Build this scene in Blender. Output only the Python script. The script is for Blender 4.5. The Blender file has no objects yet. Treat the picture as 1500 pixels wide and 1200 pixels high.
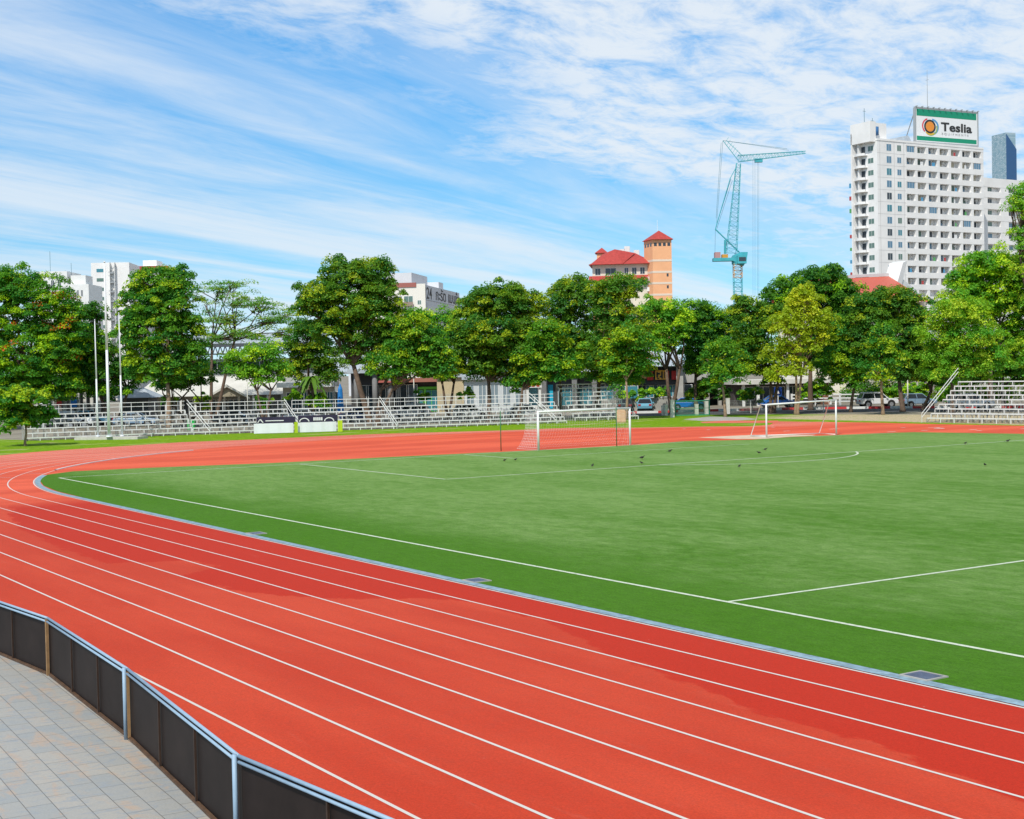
import bpy, math, random
import numpy as np
from math import sin, cos, pi, radians as R
random.seed(7)
SC = bpy.context.scene
COL = SC.collection

# ------------------------------------------------------------------ camera
FPX, PITCH, ROLL, YAW = 2097.4455, -0.02744625, -0.0200976, 2.5651153
O = np.array([75.07085, -20.6684, 5.13])
fw = np.array([cos(YAW)*cos(PITCH), sin(YAW)*cos(PITCH), sin(PITCH)])
_rt = np.array([sin(YAW), -cos(YAW), 0.0]); _up = np.cross(_rt, fw)
rt = cos(ROLL)*_rt + sin(ROLL)*_up
up = -sin(ROLL)*_rt + cos(ROLL)*_up
cam = bpy.data.cameras.new('camera'); co = bpy.data.objects.new('camera', cam); COL.objects.link(co)
from mathutils import Matrix, Vector
M = Matrix(((rt[0], up[0], -fw[0], O[0]), (rt[1], up[1], -fw[1], O[1]), (rt[2], up[2], -fw[2], O[2]), (0, 0, 0, 1)))
co.matrix_world = M
cam.sensor_width = 36; cam.lens = FPX/1500*36; cam.clip_end = 6000; cam.clip_start = 0.1
SC.camera = co

def ray(x, y): return fw + (x-750)/FPX*rt - (y-600)/FPX*up
def G(x, y, z=0.0):                     # where the line of sight meets the height z
    d = ray(x, y); return O + (z-O[2])/d[2]*d
def P3(x, y, d): return O + d*ray(x, y)
def gxy(x, y): p = G(x, y); return (float(p[0]), float(p[1]))
RX, RY = float(_rt[0]), float(_rt[1])    # horizontal right vector
FX, FY = cos(YAW), sin(YAW)
FACE = math.atan2(RY, RX)                # rotation that makes local x run to the right of the view

# ------------------------------------------------------------------ materials
def s2l(c): return tuple((v/12.92 if v <= .04045 else ((v+.055)/1.055)**2.4) for v in [q/255 for q in c])
MATS = {}
def mat(name, rgb, rough=.6, spec=.4, metal=0., noise=0., nscale=3., bump=0., bscale=20., coat=0.):
    if name in MATS: return MATS[name]
    m = bpy.data.materials.new(name); m.use_nodes = True
    nt = m.node_tree; b = nt.nodes['Principled BSDF']
    b.inputs['Base Color'].default_value = (*rgb, 1); b.inputs['Roughness'].default_value = rough
    b.inputs['Metallic'].default_value = metal; b.inputs['Specular IOR Level'].default_value = spec
    if coat: b.inputs['Coat Weight'].default_value = coat
    if noise or bump:
        tc = nt.nodes.new('ShaderNodeTexCoord')
        if noise:
            n = nt.nodes.new('ShaderNodeTexNoise'); n.inputs['Scale'].default_value = nscale; n.inputs['Detail'].default_value = 6
            n.inputs['Roughness'].default_value = .65
            nt.links.new(tc.outputs['Object'], n.inputs['Vector'])
            mr = nt.nodes.new('ShaderNodeMapRange'); mr.inputs[1].default_value = .3; mr.inputs[2].default_value = .7
            mr.inputs[3].default_value = 1-noise; mr.inputs[4].default_value = 1+noise*.5
            nt.links.new(n.outputs['Fac'], mr.inputs[0])
            mx = nt.nodes.new('ShaderNodeVectorMath'); mx.operation = 'SCALE'; mx.inputs[0].default_value = rgb
            nt.links.new(mr.outputs[0], mx.inputs['Scale']); nt.links.new(mx.outputs[0], b.inputs['Base Color'])
        if bump:
            n = nt.nodes.new('ShaderNodeTexNoise'); n.inputs['Scale'].default_value = bscale; n.inputs['Detail'].default_value = 4
            nt.links.new(tc.outputs['Object'], n.inputs['Vector'])
            bp = nt.nodes.new('ShaderNodeBump'); bp.inputs['Strength'].default_value = bump; bp.inputs['Distance'].default_value = .02
            nt.links.new(n.outputs['Fac'], bp.inputs['Height']); nt.links.new(bp.outputs[0], b.inputs['Normal'])
    MATS[name] = m; return m

def worn(name, c1, c2, sc, lo, hi):
    m = bpy.data.materials.new(name); m.use_nodes = True; nt = m.node_tree; N = nt.nodes; L = nt.links; b = N['Principled BSDF']
    g = N.new('ShaderNodeNewGeometry'); n = N.new('ShaderNodeTexNoise'); n.inputs['Scale'].default_value = sc; n.inputs['Detail'].default_value = 8; n.inputs['Roughness'].default_value = .75
    L.new(g.outputs['Position'], n.inputs['Vector']); r_ = N.new('ShaderNodeMapRange'); r_.inputs[1].default_value = lo; r_.inputs[2].default_value = hi
    L.new(n.outputs['Fac'], r_.inputs[0]); x = N.new('ShaderNodeMix'); x.data_type = 'RGBA'; L.new(r_.outputs[0], x.inputs[0])
    x.inputs[6].default_value = (*c1, 1); x.inputs[7].default_value = (*c2, 1); L.new(x.outputs[2], b.inputs['Base Color']); b.inputs['Roughness'].default_value = .7; b.inputs['Specular IOR Level'].default_value = .2
    return m
WHITE = mat('white_paint', (.78, .78, .76), .45, noise=.08, nscale=.8)
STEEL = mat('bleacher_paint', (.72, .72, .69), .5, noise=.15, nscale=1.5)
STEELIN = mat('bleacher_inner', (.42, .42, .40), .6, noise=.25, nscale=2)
LINEW = worn('line_paint', (.66, .62, .58), (.60, .27, .20), 4., .60, .72)
CONC = mat('concrete', (.42, .41, .38), .85, noise=.25, nscale=.7, bump=.3, bscale=6)
HOTELW = mat('hotel_wall', (.84, .82, .80), .7, noise=.1, nscale=.25)
GLASSD = mat('dark_glass', (.03, .045, .06), .12, .6)
GLASSB = mat('blue_glass', (.10, .22, .33), .15, .6)
GLASST = mat('teal_glass', (.05, .22, .28), .15, .6)
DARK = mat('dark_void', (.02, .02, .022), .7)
ORANGE = mat('orange_wall', (.86, .44, .23), .75, noise=.08, nscale=.3)
CREAM = mat('cream_wall', (.74, .68, .55), .75, noise=.1, nscale=.3)
REDROOF = mat('red_roof', (.46, .06, .05), .65, noise=.25, nscale=1.2)
METROOF = mat('metal_roof', (.45, .50, .55), .45, .5, noise=.2, nscale=.8)
PALEROOF = mat('pale_roof', (.66, .64, .58), .7, noise=.15, nscale=.8)
BARK = mat('bark', (.15, .10, .07), .9, noise=.4, nscale=3, bump=.6, bscale=8)
BARKL = mat('pale_bark', (.32, .22, .14), .9, noise=.4, nscale=3, bump=.6, bscale=8)
RED = mat('red_paint', (.55, .03, .03), .5)
TEAL = mat('crane_teal', (.06, .40, .46), .5, noise=.2, nscale=1)
YEL = mat('crane_yellow', (.62, .30, .04), .5, noise=.2, nscale=1)
CABLE = mat('cable', (.10, .22, .26), .6)
BLACKR = mat('tyre_rubber', (.02, .02, .02), .8)
RIM = mat('rim_alloy', (.45, .45, .46), .35, metal=.7)
SKIN = mat('skin', (.42, .24, .16), .6)
HAIRM = mat('hair', (.02, .015, .012), .6)

# ------------------------------------------------------------------ mesh builder
class MB:
    def __init__(s): s.v = []; s.f = []; s.m = []
    def face(s, pts, mi=0):
        i = len(s.v); s.v += [tuple(map(float, p)) for p in pts]; s.f.append(tuple(range(i, i+len(pts)))); s.m.append(mi)
    def box(s, x0, x1, y0, y1, z0, z1, mi=0):
        i = len(s.v)
        s.v += [(x0,y0,z0),(x1,y0,z0),(x1,y1,z0),(x0,y1,z0),(x0,y0,z1),(x1,y0,z1),(x1,y1,z1),(x0,y1,z1)]
        for f in ((0,3,2,1),(4,5,6,7),(0,1,5,4),(1,2,6,5),(2,3,7,6),(3,0,4,7)):
            s.f.append(tuple(i+k for k in f)); s.m.append(mi)
        return s
    def tube(s, a, b, r, r2=None, n=6, mi=0, caps=True):
        a = np.array(a, float); b = np.array(b, float); r2 = r if r2 is None else r2
        d = b-a; L = np.linalg.norm(d)
        if L < 1e-6: return s
        d /= L; h = np.array([0, 0, 1.]) if abs(d[2]) < .9 else np.array([1., 0, 0])
        p = np.cross(d, h); p /= np.linalg.norm(p); q = np.cross(d, p)
        i = len(s.v)
        for c, rr in ((a, r), (b, r2)):
            for k in range(n):
                t = 2*pi*k/n+pi/n; s.v.append(tuple(c+rr*(cos(t)*p+sin(t)*q)))
        for k in range(n):
            s.f.append((i+k, i+(k+1) % n, i+n+(k+1) % n, i+n+k)); s.m.append(mi)
        if caps:
            s.f.append(tuple(i+k for k in range(n))[::-1]); s.m.append(mi)
            s.f.append(tuple(i+n+k for k in range(n))); s.m.append(mi)
        return s
    def path(s, pts, radii, n=7, mi=0):
        pts = [np.array(p, float) for p in pts]; i0 = len(s.v)
        for j, p in enumerate(pts):
            d = pts[min(j+1, len(pts)-1)]-pts[max(j-1, 0)]; d /= (np.linalg.norm(d)+1e-9)
            h = np.array([1., 0, 0]) if abs(d[2]) > .5 else np.array([0, 0, 1.])
            a = np.cross(d, h); a /= (np.linalg.norm(a)+1e-9); b = np.cross(d, a)
            for k in range(n):
                t = 2*pi*k/n; s.v.append(tuple(p+radii[j]*(cos(t)*a+sin(t)*b)))
        for j in range(len(pts)-1):
            for k in range(n):
                a = i0+j*n+k; b = i0+j*n+(k+1) % n; s.f.append((a, b, b+n, a+n)); s.m.append(mi)
        s.f.append(tuple(i0+k for k in range(n))[::-1]); s.m.append(mi)
        s.f.append(tuple(i0+(len(pts)-1)*n+k for k in range(n))); s.m.append(mi)
        return s
    def prism(s, poly, y0, y1, mi=0):    # poly in (x,z) counter-clockwise seen from -y
        i = len(s.v); n = len(poly)
        s.v += [(x, y0, z) for x, z in poly]+[(x, y1, z) for x, z in poly]
        s.f.append(tuple(i+k for k in range(n))); s.m.append(mi)
        s.f.append(tuple(i+n+k for k in range(n))[::-1]); s.m.append(mi)
        for k in range(n):
            s.f.append((i+(k+1) % n, i+k, i+n+k, i+n+(k+1) % n)); s.m.append(mi)
        return s
    def build(s, name, m, parent=None, smooth=False, bevel=0):
        me = bpy.data.meshes.new(name); me.from_pydata(s.v, [], s.f); me.update()
        ms = m if isinstance(m, (list, tuple)) else [m]
        for q in ms: me.materials.append(q)
        if len(ms) > 1: me.polygons.foreach_set('material_index', s.m)
        if smooth: me.polygons.foreach_set('use_smooth', [True]*len(me.polygons))
        o = bpy.data.objects.new(name, me); COL.objects.link(o)
        if parent: o.parent = parent
        if bevel:
            b = o.modifiers.new('bevel', 'BEVEL'); b.width = bevel; b.segments = 2; b.limit_method = 'ANGLE'
        return o

def tag(o, label=None, cat=None, group=None, kind=None):
    if label: o['label'] = label
    if cat: o['category'] = cat
    if group: o['group'] = group
    if kind: o['kind'] = kind
    return o
def thing(name, label, cat, loc=(0, 0, 0), rz=0, group=None):
    o = bpy.data.objects.new(name, None); COL.objects.link(o); o.empty_display_size = .1
    o.location = loc; o.rotation_euler = (0, 0, rz); return tag(o, label, cat, group)
def copy_tree(o, parent=None):
    c = o.copy(); COL.objects.link(c); c.parent = parent
    for ch in list(o.children): copy_tree(ch, c)
    return c

# ------------------------------------------------------------------ sky and sun
SUN_AZ, SUN_EL = R(305), R(50)
def world():
    w = bpy.data.worlds.new('World'); SC.world = w; w.use_nodes = True
    nt = w.node_tree; N = nt.nodes; L = nt.links
    bg = N['Background']
    def math_(op, a, b=None, c=None, clamp=False):
        n = N.new('ShaderNodeMath'); n.operation = op; n.use_clamp = clamp
        for i, v in enumerate((a, b, c)):
            if v is None: continue
            if isinstance(v, (int, float)): n.inputs[i].default_value = v
            else: L.new(v, n.inputs[i])
        return n.outputs[0]
    def ss(v, a, b, lo=0., hi=1.):
        n = N.new('ShaderNodeMapRange'); n.interpolation_type = 'SMOOTHSTEP'
        L.new(v, n.inputs[0]); n.inputs[1].default_value = a; n.inputs[2].default_value = b
        n.inputs[3].default_value = lo; n.inputs[4].default_value = hi; return n.outputs[0]
    def noise(vec, scale, detail=6, rough=.6, dist=0.):
        n = N.new('ShaderNodeTexNoise'); L.new(vec, n.inputs['Vector']); n.inputs['Scale'].default_value = scale
        n.inputs['Detail'].default_value = detail; n.inputs['Roughness'].default_value = rough
        n.inputs['Distortion'].default_value = dist; return n.outputs['Fac']
    def comb(x, y, z=0.):
        n = N.new('ShaderNodeCombineXYZ')
        for i, v in enumerate((x, y, z)):
            if isinstance(v, (int, float)): n.inputs[i].default_value = v
            else: L.new(v, n.inputs[i])
        return n.outputs[0]
    tc = N.new('ShaderNodeTexCoord')
    sep = N.new('ShaderNodeSeparateXYZ'); L.new(tc.outputs['Generated'], sep.inputs[0])
    x, y, z = sep.outputs
    sky = N.new('ShaderNodeTexSky'); sky.sky_type = 'NISHITA'; sky.sun_disc = False
    sky.sun_elevation = SUN_EL; sky.sun_rotation = pi/2-SUN_AZ
    sky.air_density = 1.0; sky.dust_density = .3; sky.ozone_density = 3.0
    zz = math_('ADD', math_('MAXIMUM', z, 0.), .10)
    L.new(comb(x, y, zz), sky.inputs['Vector'])
    # cloud layer: a high plane seen in perspective
    ax = R(118)                          # direction the cirrus streaks run
    zc = math_('ADD', math_('MAXIMUM', z, 0.), .055)
    s_ = math_('DIVIDE', math_('ADD', math_('MULTIPLY', x, cos(ax)), math_('MULTIPLY', y, sin(ax))), zc)
    t_ = math_('DIVIDE', math_('ADD', math_('MULTIPLY', x, -sin(ax)), math_('MULTIPLY', y, cos(ax))), zc)
    az = math_('ARCTAN2', math_('ADD', math_('MULTIPLY', x, RX), math_('MULTIPLY', y, RY)),
               math_('ADD', math_('MULTIPLY', x, FX), math_('MULTIPLY', y, FY)))
    # streaks
    st = noise(comb(math_('MULTIPLY', s_, .16), math_('MULTIPLY', t_, 1.25), 3.1), 1.0, 8, .60, .5)
    st2 = noise(comb(math_('MULTIPLY', s_, 1.1), math_('MULTIPLY', t_, 3.6), 9.), 1.0, 8, .68, .6)
    stre = math_('ADD', math_('MULTIPLY', st, .78), math_('MULTIPLY', st2, .22))
    streak = ss(stre, .34, .63, .10, 1.)
    # mackerel patches, upper right
    big = noise(comb(s_, t_, 5.), .42, 3, .5)
    cell = noise(comb(math_('MULTIPLY', s_, 1.0), math_('MULTIPLY', t_, 1.7), 1.), 4.2, 8, .66, .35)
    reg = math_('ADD', math_('ADD', math_('MULTIPLY', az, 1.3), math_('MULTIPLY', z, 3.6)), math_('MULTIPLY', big, .9))
    region = ss(reg, .78, 1.22)
    pat = ss(math_('ADD', cell, math_('MULTIPLY', region, .22)), .42, .84, .12, 1.)
    patch = math_('MULTIPLY', pat, region)
    lowr = math_('SUBTRACT', 1., math_('MULTIPLY', region, .7))
    dens = math_('MAXIMUM', math_('MULTIPLY', math_('MULTIPLY', streak, lowr), .80), math_('MULTIPLY', patch, .93))
    lowband = math_('MULTIPLY', ss(z, .0, .075, 1., 0.), ss(noise(comb(math_('MULTIPLY', az, 3.), math_('MULTIPLY', z, 38.), 2.), 1.0, 5, .55), .38, .66))
    dens = math_('MAXIMUM', dens, math_('MULTIPLY', lowband, .85), clamp=True)
    tint = N.new('ShaderNodeMix'); tint.data_type = 'RGBA'
    L.new(ss(z, 0., .26), tint.inputs[0])
    tint.inputs[6].default_value = (1.10, 1.62, 1.50, 1); tint.inputs[7].default_value = (.34, 1.52, 2.0, 1)
    mul = N.new('ShaderNodeMix'); mul.data_type = 'RGBA'; mul.blend_type = 'MULTIPLY'; mul.inputs[0].default_value = 1
    hi = N.new('ShaderNodeMix'); hi.data_type = 'RGBA'; L.new(ss(z, .26, .7), hi.inputs[0])
    L.new(tint.outputs[2], hi.inputs[6]); hi.inputs[7].default_value = (.80, .85, .80, 1)
    L.new(sky.outputs[0], mul.inputs[6]); L.new(hi.outputs[2], mul.inputs[7])
    dens = math_('MULTIPLY', dens, ss(z, .28, .65, 1., .35))
    mix = N.new('ShaderNodeMix'); mix.data_type = 'RGBA'
    L.new(dens, mix.inputs[0]); L.new(mul.outputs[2], mix.inputs[6])
    mix.inputs[7].default_value = (8.1, 8.75, 9.4, 1)
    L.new(mix.outputs[2], bg.inputs[0]); bg.inputs[1].default_value = .1
world()
sl = bpy.data.lights.new('sun', 'SUN'); sl.energy = 3.9; sl.angle = R(.5); sl.color = (1, .96, .88)
so = bpy.data.objects.new('sun', sl); COL.objects.link(so)
sd = Vector((cos(SUN_AZ)*cos(SUN_EL), sin(SUN_AZ)*cos(SUN_EL), sin(SUN_EL)))
so.rotation_euler = sd.to_track_quat('Z', 'Y').to_euler(); so.location = (60, -60, 80)
SC.view_settings.view_transform = 'Standard'; SC.view_settings.look = 'None'; SC.view_settings.exposure = 0
SC.cycles.max_bounces = 5; SC.cycles.diffuse_bounces = 3; SC.cycles.transparent_max_bounces = 8
SC.cycles.caustics_reflective = False; SC.cycles.caustics_refractive = False

# ------------------------------------------------------------------ ground surfaces
def nodes_mat(name):
    m = bpy.data.materials.new(name); m.use_nodes = True; nt = m.node_tree
    return m, nt, nt.nodes, nt.links, nt.nodes['Principled BSDF']
class NT:
    def __init__(s, nt): s.nt = nt; s.N = nt.nodes; s.L = nt.links
    def geo(s): return s.N.new('ShaderNodeNewGeometry').outputs['Position']
    def m(s, op, *a, clamp=False):
        n = s.N.new('ShaderNodeMath'); n.operation = op; n.use_clamp = clamp
        for i, v in enumerate(a):
            if isinstance(v, (int, float)): n.inputs[i].default_value = v
            else: s.L.new(v, n.inputs[i])
        return n.outputs[0]
    def sep(s, v):
        n = s.N.new('ShaderNodeSeparateXYZ'); s.L.new(v, n.inputs[0]); return n.outputs
    def scale(s, v, sc, rot=0.):
        n = s.N.new('ShaderNodeMapping'); s.L.new(v, n.inputs[0]); n.inputs['Scale'].default_value = sc
        n.inputs['Rotation'].default_value = (0, 0, rot); return n.outputs[0]
    def noise(s, v, sc, d=5, r=.6, dist=0.):
        n = s.N.new('ShaderNodeTexNoise'); s.L.new(v, n.inputs['Vector']); n.inputs['Scale'].default_value = sc
        n.inputs['Detail'].default_value = d; n.inputs['Roughness'].default_value = r; n.inputs['Distortion'].default_value = dist
        return n.outputs['Fac']
    def ss(s, v, a, b, lo=0., hi=1.):
        n = s.N.new('ShaderNodeMapRange'); n.interpolation_type = 'SMOOTHSTEP'; s.L.new(v, n.inputs[0])
        for i, q in enumerate((a, b, lo, hi)): n.inputs[1+i].default_value = q
        return n.outputs[0]
    def mix(s, f, a, b):
        n = s.N.new('ShaderNodeMix'); n.data_type = 'RGBA'
        for i, v in ((0, f), (6, a), (7, b)):
            if isinstance(v, (int, float)): n.inputs[i].default_value = v
            elif isinstance(v, tuple): n.inputs[i].default_value = (*v, 1)
            else: s.L.new(v, n.inputs[i])
        return n.outputs[2]
    def mulf(s, c, f):
        n = s.N.new('ShaderNodeVectorMath'); n.operation = 'SCALE'
        if isinstance(c, tuple): n.inputs[0].default_value = c
        else: s.L.new(c, n.inputs[0])
        s.L.new(f, n.inputs['Scale']); return n.outputs[0]
    def bump(s, h, st, dist, bsdf):
        n = s.N.new('ShaderNodeBump'); n.inputs['Strength'].default_value = st; n.inputs['Distance'].default_value = dist
        s.L.new(h, n.inputs['Height']); s.L.new(n.outputs[0], bsdf.inputs['Normal'])

# track rubber
TRACK, nt, N_, L_, b_ = nodes_mat('track_rubber'); T = NT(nt)
pos = T.geo(); X, Y, Z = T.sep(pos)
# damp area keeps to the inner lanes; boundary v(u) as a ramp
ramp = N_.new('ShaderNodeFloatCurve')
L_.new(T.m('MULTIPLY_ADD', X, 1/60., -10/60.), ramp.inputs['Value'])
cv = ramp.mapping.curves[0]
pts = [(10, -4.6), (17, -6.6), (25, -8.1), (31, -8.5), (35.6, -8.5), (37, -6.6), (38.3, -6.5), (39.8, -7.9), (43, -7.6), (46, -5.9), (48, -4.3), (50.5, -4.3), (53.5, -5.1), (57, -5.7), (60, -6.3), (62, -6.3), (64.5, -6.8), (70, -7.2)]
for i, (u, v) in enumerate(pts):
    p = ((u-10)/60, (v+12)/12)
    if i < 2: cv.points[i if i == 0 else 1].location = p
    else: cv.points.new(*p)
ramp.mapping.update()
bound = T.m('MULTIPLY_ADD', ramp.outputs[0], 12., -12.)
wob = T.m('MULTIPLY', T.m('SUBTRACT', T.noise(T.scale(pos, (.5, 1.2, 1)), 1.6, 5, .6), .5), 1.3)
damp = T.ss(T.m('SUBTRACT', T.m('ADD', Y, wob), bound), -.05, .07)
xend = T.ss(X, 14., 17.)
damp = T.m('MULTIPLY', damp, xend)
far = T.ss(Y, -1.5, 0.)
damp = T.m('MULTIPLY', damp, T.m('SUBTRACT', 1., far))
big = T.noise(T.scale(pos, (.12, .5, 1)), 1.0, 6, .6)
fine = T.noise(pos, 38., 5, .8); mid = T.noise(pos, 3.5, 6, .7)
dry = T.mix(T.ss(big, .35, .68), (.53, .045, .016), (.60, .064, .025))
dry = T.mix(T.m('MULTIPLY', T.ss(mid, .45, .75), .25), dry, (.44, .07, .045))
# newer D-zone rubber; far track's grazing sheen also painted in as lighter colour
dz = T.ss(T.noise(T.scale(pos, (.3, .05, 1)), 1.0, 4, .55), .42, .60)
dzone_sheen = T.m('MULTIPLY', T.ss(X, 24., 4.), T.m('MULTIPLY_ADD', dz, .35, .65))
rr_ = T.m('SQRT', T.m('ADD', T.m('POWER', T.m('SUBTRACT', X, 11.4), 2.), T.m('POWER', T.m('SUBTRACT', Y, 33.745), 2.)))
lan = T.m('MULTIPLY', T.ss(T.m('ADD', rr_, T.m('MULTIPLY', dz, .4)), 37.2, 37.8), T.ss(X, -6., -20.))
dzone_sheen_col = T.mix(lan, T.mix(dz, (.70, .105, .050), (.78, .125, .058)), (.76, .20, .135))
dry = T.mix(dzone_sheen, dry, dzone_sheen_col)
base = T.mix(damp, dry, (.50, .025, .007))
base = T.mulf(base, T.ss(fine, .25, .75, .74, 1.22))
scuff = T.ss(T.noise(T.scale(pos, (.25, 2.2, 1), .1), 1.2, 7, .7), .60, .78)
base = T.mix(T.m('MULTIPLY', scuff, .20), base, (.62, .25, .19))
spots = T.ss(T.noise(pos, 7., 2, .5), .78, .81)
base = T.mix(T.m('MULTIPLY', spots, .35), base, (.66, .35, .27))
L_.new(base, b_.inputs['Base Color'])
b_.inputs['Roughness'].default_value = .8; b_.inputs['Specular IOR Level'].default_value = .12
b_.inputs['Sheen Weight'].default_value = .10; b_.inputs['Sheen Roughness'].default_value = .35; b_.inputs['Sheen Tint'].default_value = (1, .42, .30, 1)
T.bump(T.m('ADD', fine, T.m('MULTIPLY', mid, .4)), .5, .006, b_)

# artificial turf
TURF, nt, N_, L_, b_ = nodes_mat('turf_grass'); T = NT(nt)
pos = T.geo(); X, Y, Z = T.sep(pos)
inside = T.ss(T.m('ADD', Y, T.m('MULTIPLY', T.noise(T.scale(pos, (.35, .35, 1)), 1., 4, .6), 4.)), 1.6, 7.)
n1 = T.noise(T.scale(pos, (.07, .22, 1), .2), 1.0, 8, .62, .4)
n2 = T.noise(T.scale(pos, (.5, 1.6, 1), .45), 1.0, 8, .72)
n3 = T.noise(pos, 26., 6, .85)
n4 = T.noise(T.scale(pos, (2., 7., 1), .5), 1.0, 6, .7)
n5 = T.noise(T.scale(pos, (1.1, 1.5, 1), .3), 1.1, 8, .75, .3)
pale = T.m('ADD', T.m('MULTIPLY', n1, .34), T.m('ADD', T.m('MULTIPLY', n2, .24), T.m('MULTIPLY', n5, .42)))
pf = T.ss(pale, .37, .66)
pf = T.m('MULTIPLY', pf, T.m('MULTIPLY_ADD', inside, .85, .12))
far_sheen = T.ss(X, 62., 5., 0., .38)  # far turf painted paler in place of grazing sheen
pf = T.m('ADD', pf, T.m('MULTIPLY', far_sheen, inside), clamp=True)
c = T.mix(pf, (.062, .184, .006), (.188, .318, .085))
c = T.mulf(c, T.ss(n3, .3, .7, .62, 1.32))
c = T.mulf(c, T.ss(n4, .3, .7, .88, 1.1))
L_.new(c, b_.inputs['Base Color']); b_.inputs['Roughness'].default_value = .85; b_.inputs['Specular IOR Level'].default_value = .1
T.bump(n3, .8, .02, b_)

# lawn beyond the track
LAWN, nt, N_, L_, b_ = nodes_mat('lawn_grass'); T = NT(nt)
pos = T.geo(); X, Y, Z = T.sep(pos)
n1 = T.noise(T.scale(pos, (.5, .14, 1), -.15), 1.0, 6, .6); n2 = T.noise(pos, 2.2, 6, .7); n3 = T.noise(pos, 14, 4, .7)
c = T.mix(T.ss(n2, .35, .65), (.12, .27, .004), (.24, .38, .010))
dryb = T.ss(n1, .56, .66)
c = T.mix(T.m('MULTIPLY', dryb, .75), c, (.52, .44, .24))
sand = T.m('MULTIPLY', T.ss(T.m('ADD', X, T.m('MULTIPLY', n1, 10)), -27., -21.), T.ss(T.m('ADD', Y, T.m('MULTIPLY', n2, 3.)), 75.5, 77.))
sand = T.m('MULTIPLY', sand, T.ss(n2, .36, .46))
c = T.mix(sand, c, (.55, .44, .29))
c = T.mulf(c, T.ss(n3, .25, .75, .7, 1.2))
L_.new(c, b_.inputs['Base Color']); b_.inputs['Roughness'].default_value = .9; b_.inputs['Specular IOR Level'].default_value = .1
T.bump(n3, .8, .05, b_)

GROUND, nt, N_, L_, b_ = nodes_mat('yard_ground'); T = NT(nt); pos = T.geo()
n1 = T.noise(pos, .12, 6, .6); n2 = T.noise(pos, 2., 6, .7)
c = T.mix(T.ss(n1, .4, .6), (.20, .17, .13), (.30, .27, .21)); c = T.mulf(c, T.ss(n2, .25, .75, .8, 1.15))
L_.new(c, b_.inputs['Base Color']); b_.inputs['Roughness'].default_value = .95

# slate-look paving tiles
TILE, nt, N_, L_, b_ = nodes_mat('paving_tile'); T = NT(nt); pos = T.geo()
mp = T.scale(pos, (1, 1, 1), .045)
br = N_.new('ShaderNodeTexBrick'); L_.new(mp, br.inputs['Vector'])
br.offset = .5; br.inputs['Scale'].default_value = 1.; br.inputs['Brick Width'].default_value = .62; br.inputs['Row Height'].default_value = .32
br.inputs['Mortar Size'].default_value = .006; br.inputs['Mortar Smooth'].default_value = .3; br.inputs['Bias'].default_value = 0
br.inputs['Color1'].default_value = (.44, .41, .36, 1); br.inputs['Color2'].default_value = (.35, .36, .35, 1); br.inputs['Mortar'].default_value = (.15, .145, .13, 1)
n1 = T.noise(T.scale(mp, (.9, 2.6, 1)), 1.1, 7, .6, .8); n2 = T.noise(T.scale(mp, (6, 2.2, 1)), 1.3, 7, .65, 1.0); n3 = T.noise(pos, 40, 4, .7)
c = T.mix(T.m('MULTIPLY', T.ss(n1, .50, .66), .8), br.outputs['Color'], (.50, .37, .27))
c = T.mix(T.m('MULTIPLY', T.ss(n2, .50, .62), .7), c, (.31, .34, .37))
c = T.mulf(c, T.ss(n3, .2, .8, .9, 1.08))
c = T.mix(T.m('MULTIPLY', br.outputs['Fac'], T.ss(n1, .35, .6, .45, .95)), c, (.16, .15, .135))
L_.new(c, b_.inputs['Base Color']); b_.inputs['Roughness'].default_value = .55
T.bump(T.m('SUBTRACT', n2, br.outputs['Fac']), .4, .006, b_)

ASPH = mat('asphalt', (.075, .078, .085), .85, noise=.25, nscale=.8)
DRAIN = mat('drain_channel', (.27, .40, .48), .6, noise=.45, nscale=5)

def sheet(name, poly, z, m):
    b = MB(); b.face([(x, y, z) for x, y in poly]); return tag(b.build(name, m), kind='structure')
b = MB(); b.face([(-2500, -600, 0), (900, -600, 0), (900, 2600, 0), (-2500, 2600, 0)]); tag(b.build('ground', GROUND), kind='structure')

outer_px = [(0,667.5),(50,662.5),(120,657.6),(200,652.5),(267,648),(350,645),(400,642.7),(550,636),(750,630.5),(833,627),(940,626.7),(1033,625),(1100,624.7),(1128,622.5),(1137,617.5),(1280,619.3),(1361,621.4),(1500,624)]
outer = [gxy(*p) for p in outer_px]
lawn_far = [(-70, -25), (130, -25), (130, 96), (6, 92), (-20, 88.5), (-33, 84), (-48, 73.5), (-46, 64), (-39.5, 56), (-40.3, 41), (-43.2, 33), (-46.6, 25), (-48.8, 11.2), (-60, 8)]
sheet('lawn', lawn_far, .006, LAWN)
track_poly = [(125, -14.45), (125, 74.6)] + outer[::-1] + [(-24.8, 0.5), (-21, -5), (-13, -9.5), (0, -13.2), (12, -14.2), (48, -14.2), (60, -14.7), (70, -14.6)]
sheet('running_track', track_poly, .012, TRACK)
# red run-up strip by the gate
sheet('runup_track', [gxy(1025, 618.5), gxy(1060, 616.5), gxy(1140, 616.5), gxy(1140, 619.8), gxy(1085, 620), gxy(1030, 620.2)], .016, TRACK)
sheet('gate_path', [gxy(1000, 614.5), gxy(1040, 610.5), gxy(1090, 611.5), gxy(1110, 614.5), gxy(1080, 616.3), gxy(1030, 617)], .010, CONC)

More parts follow.
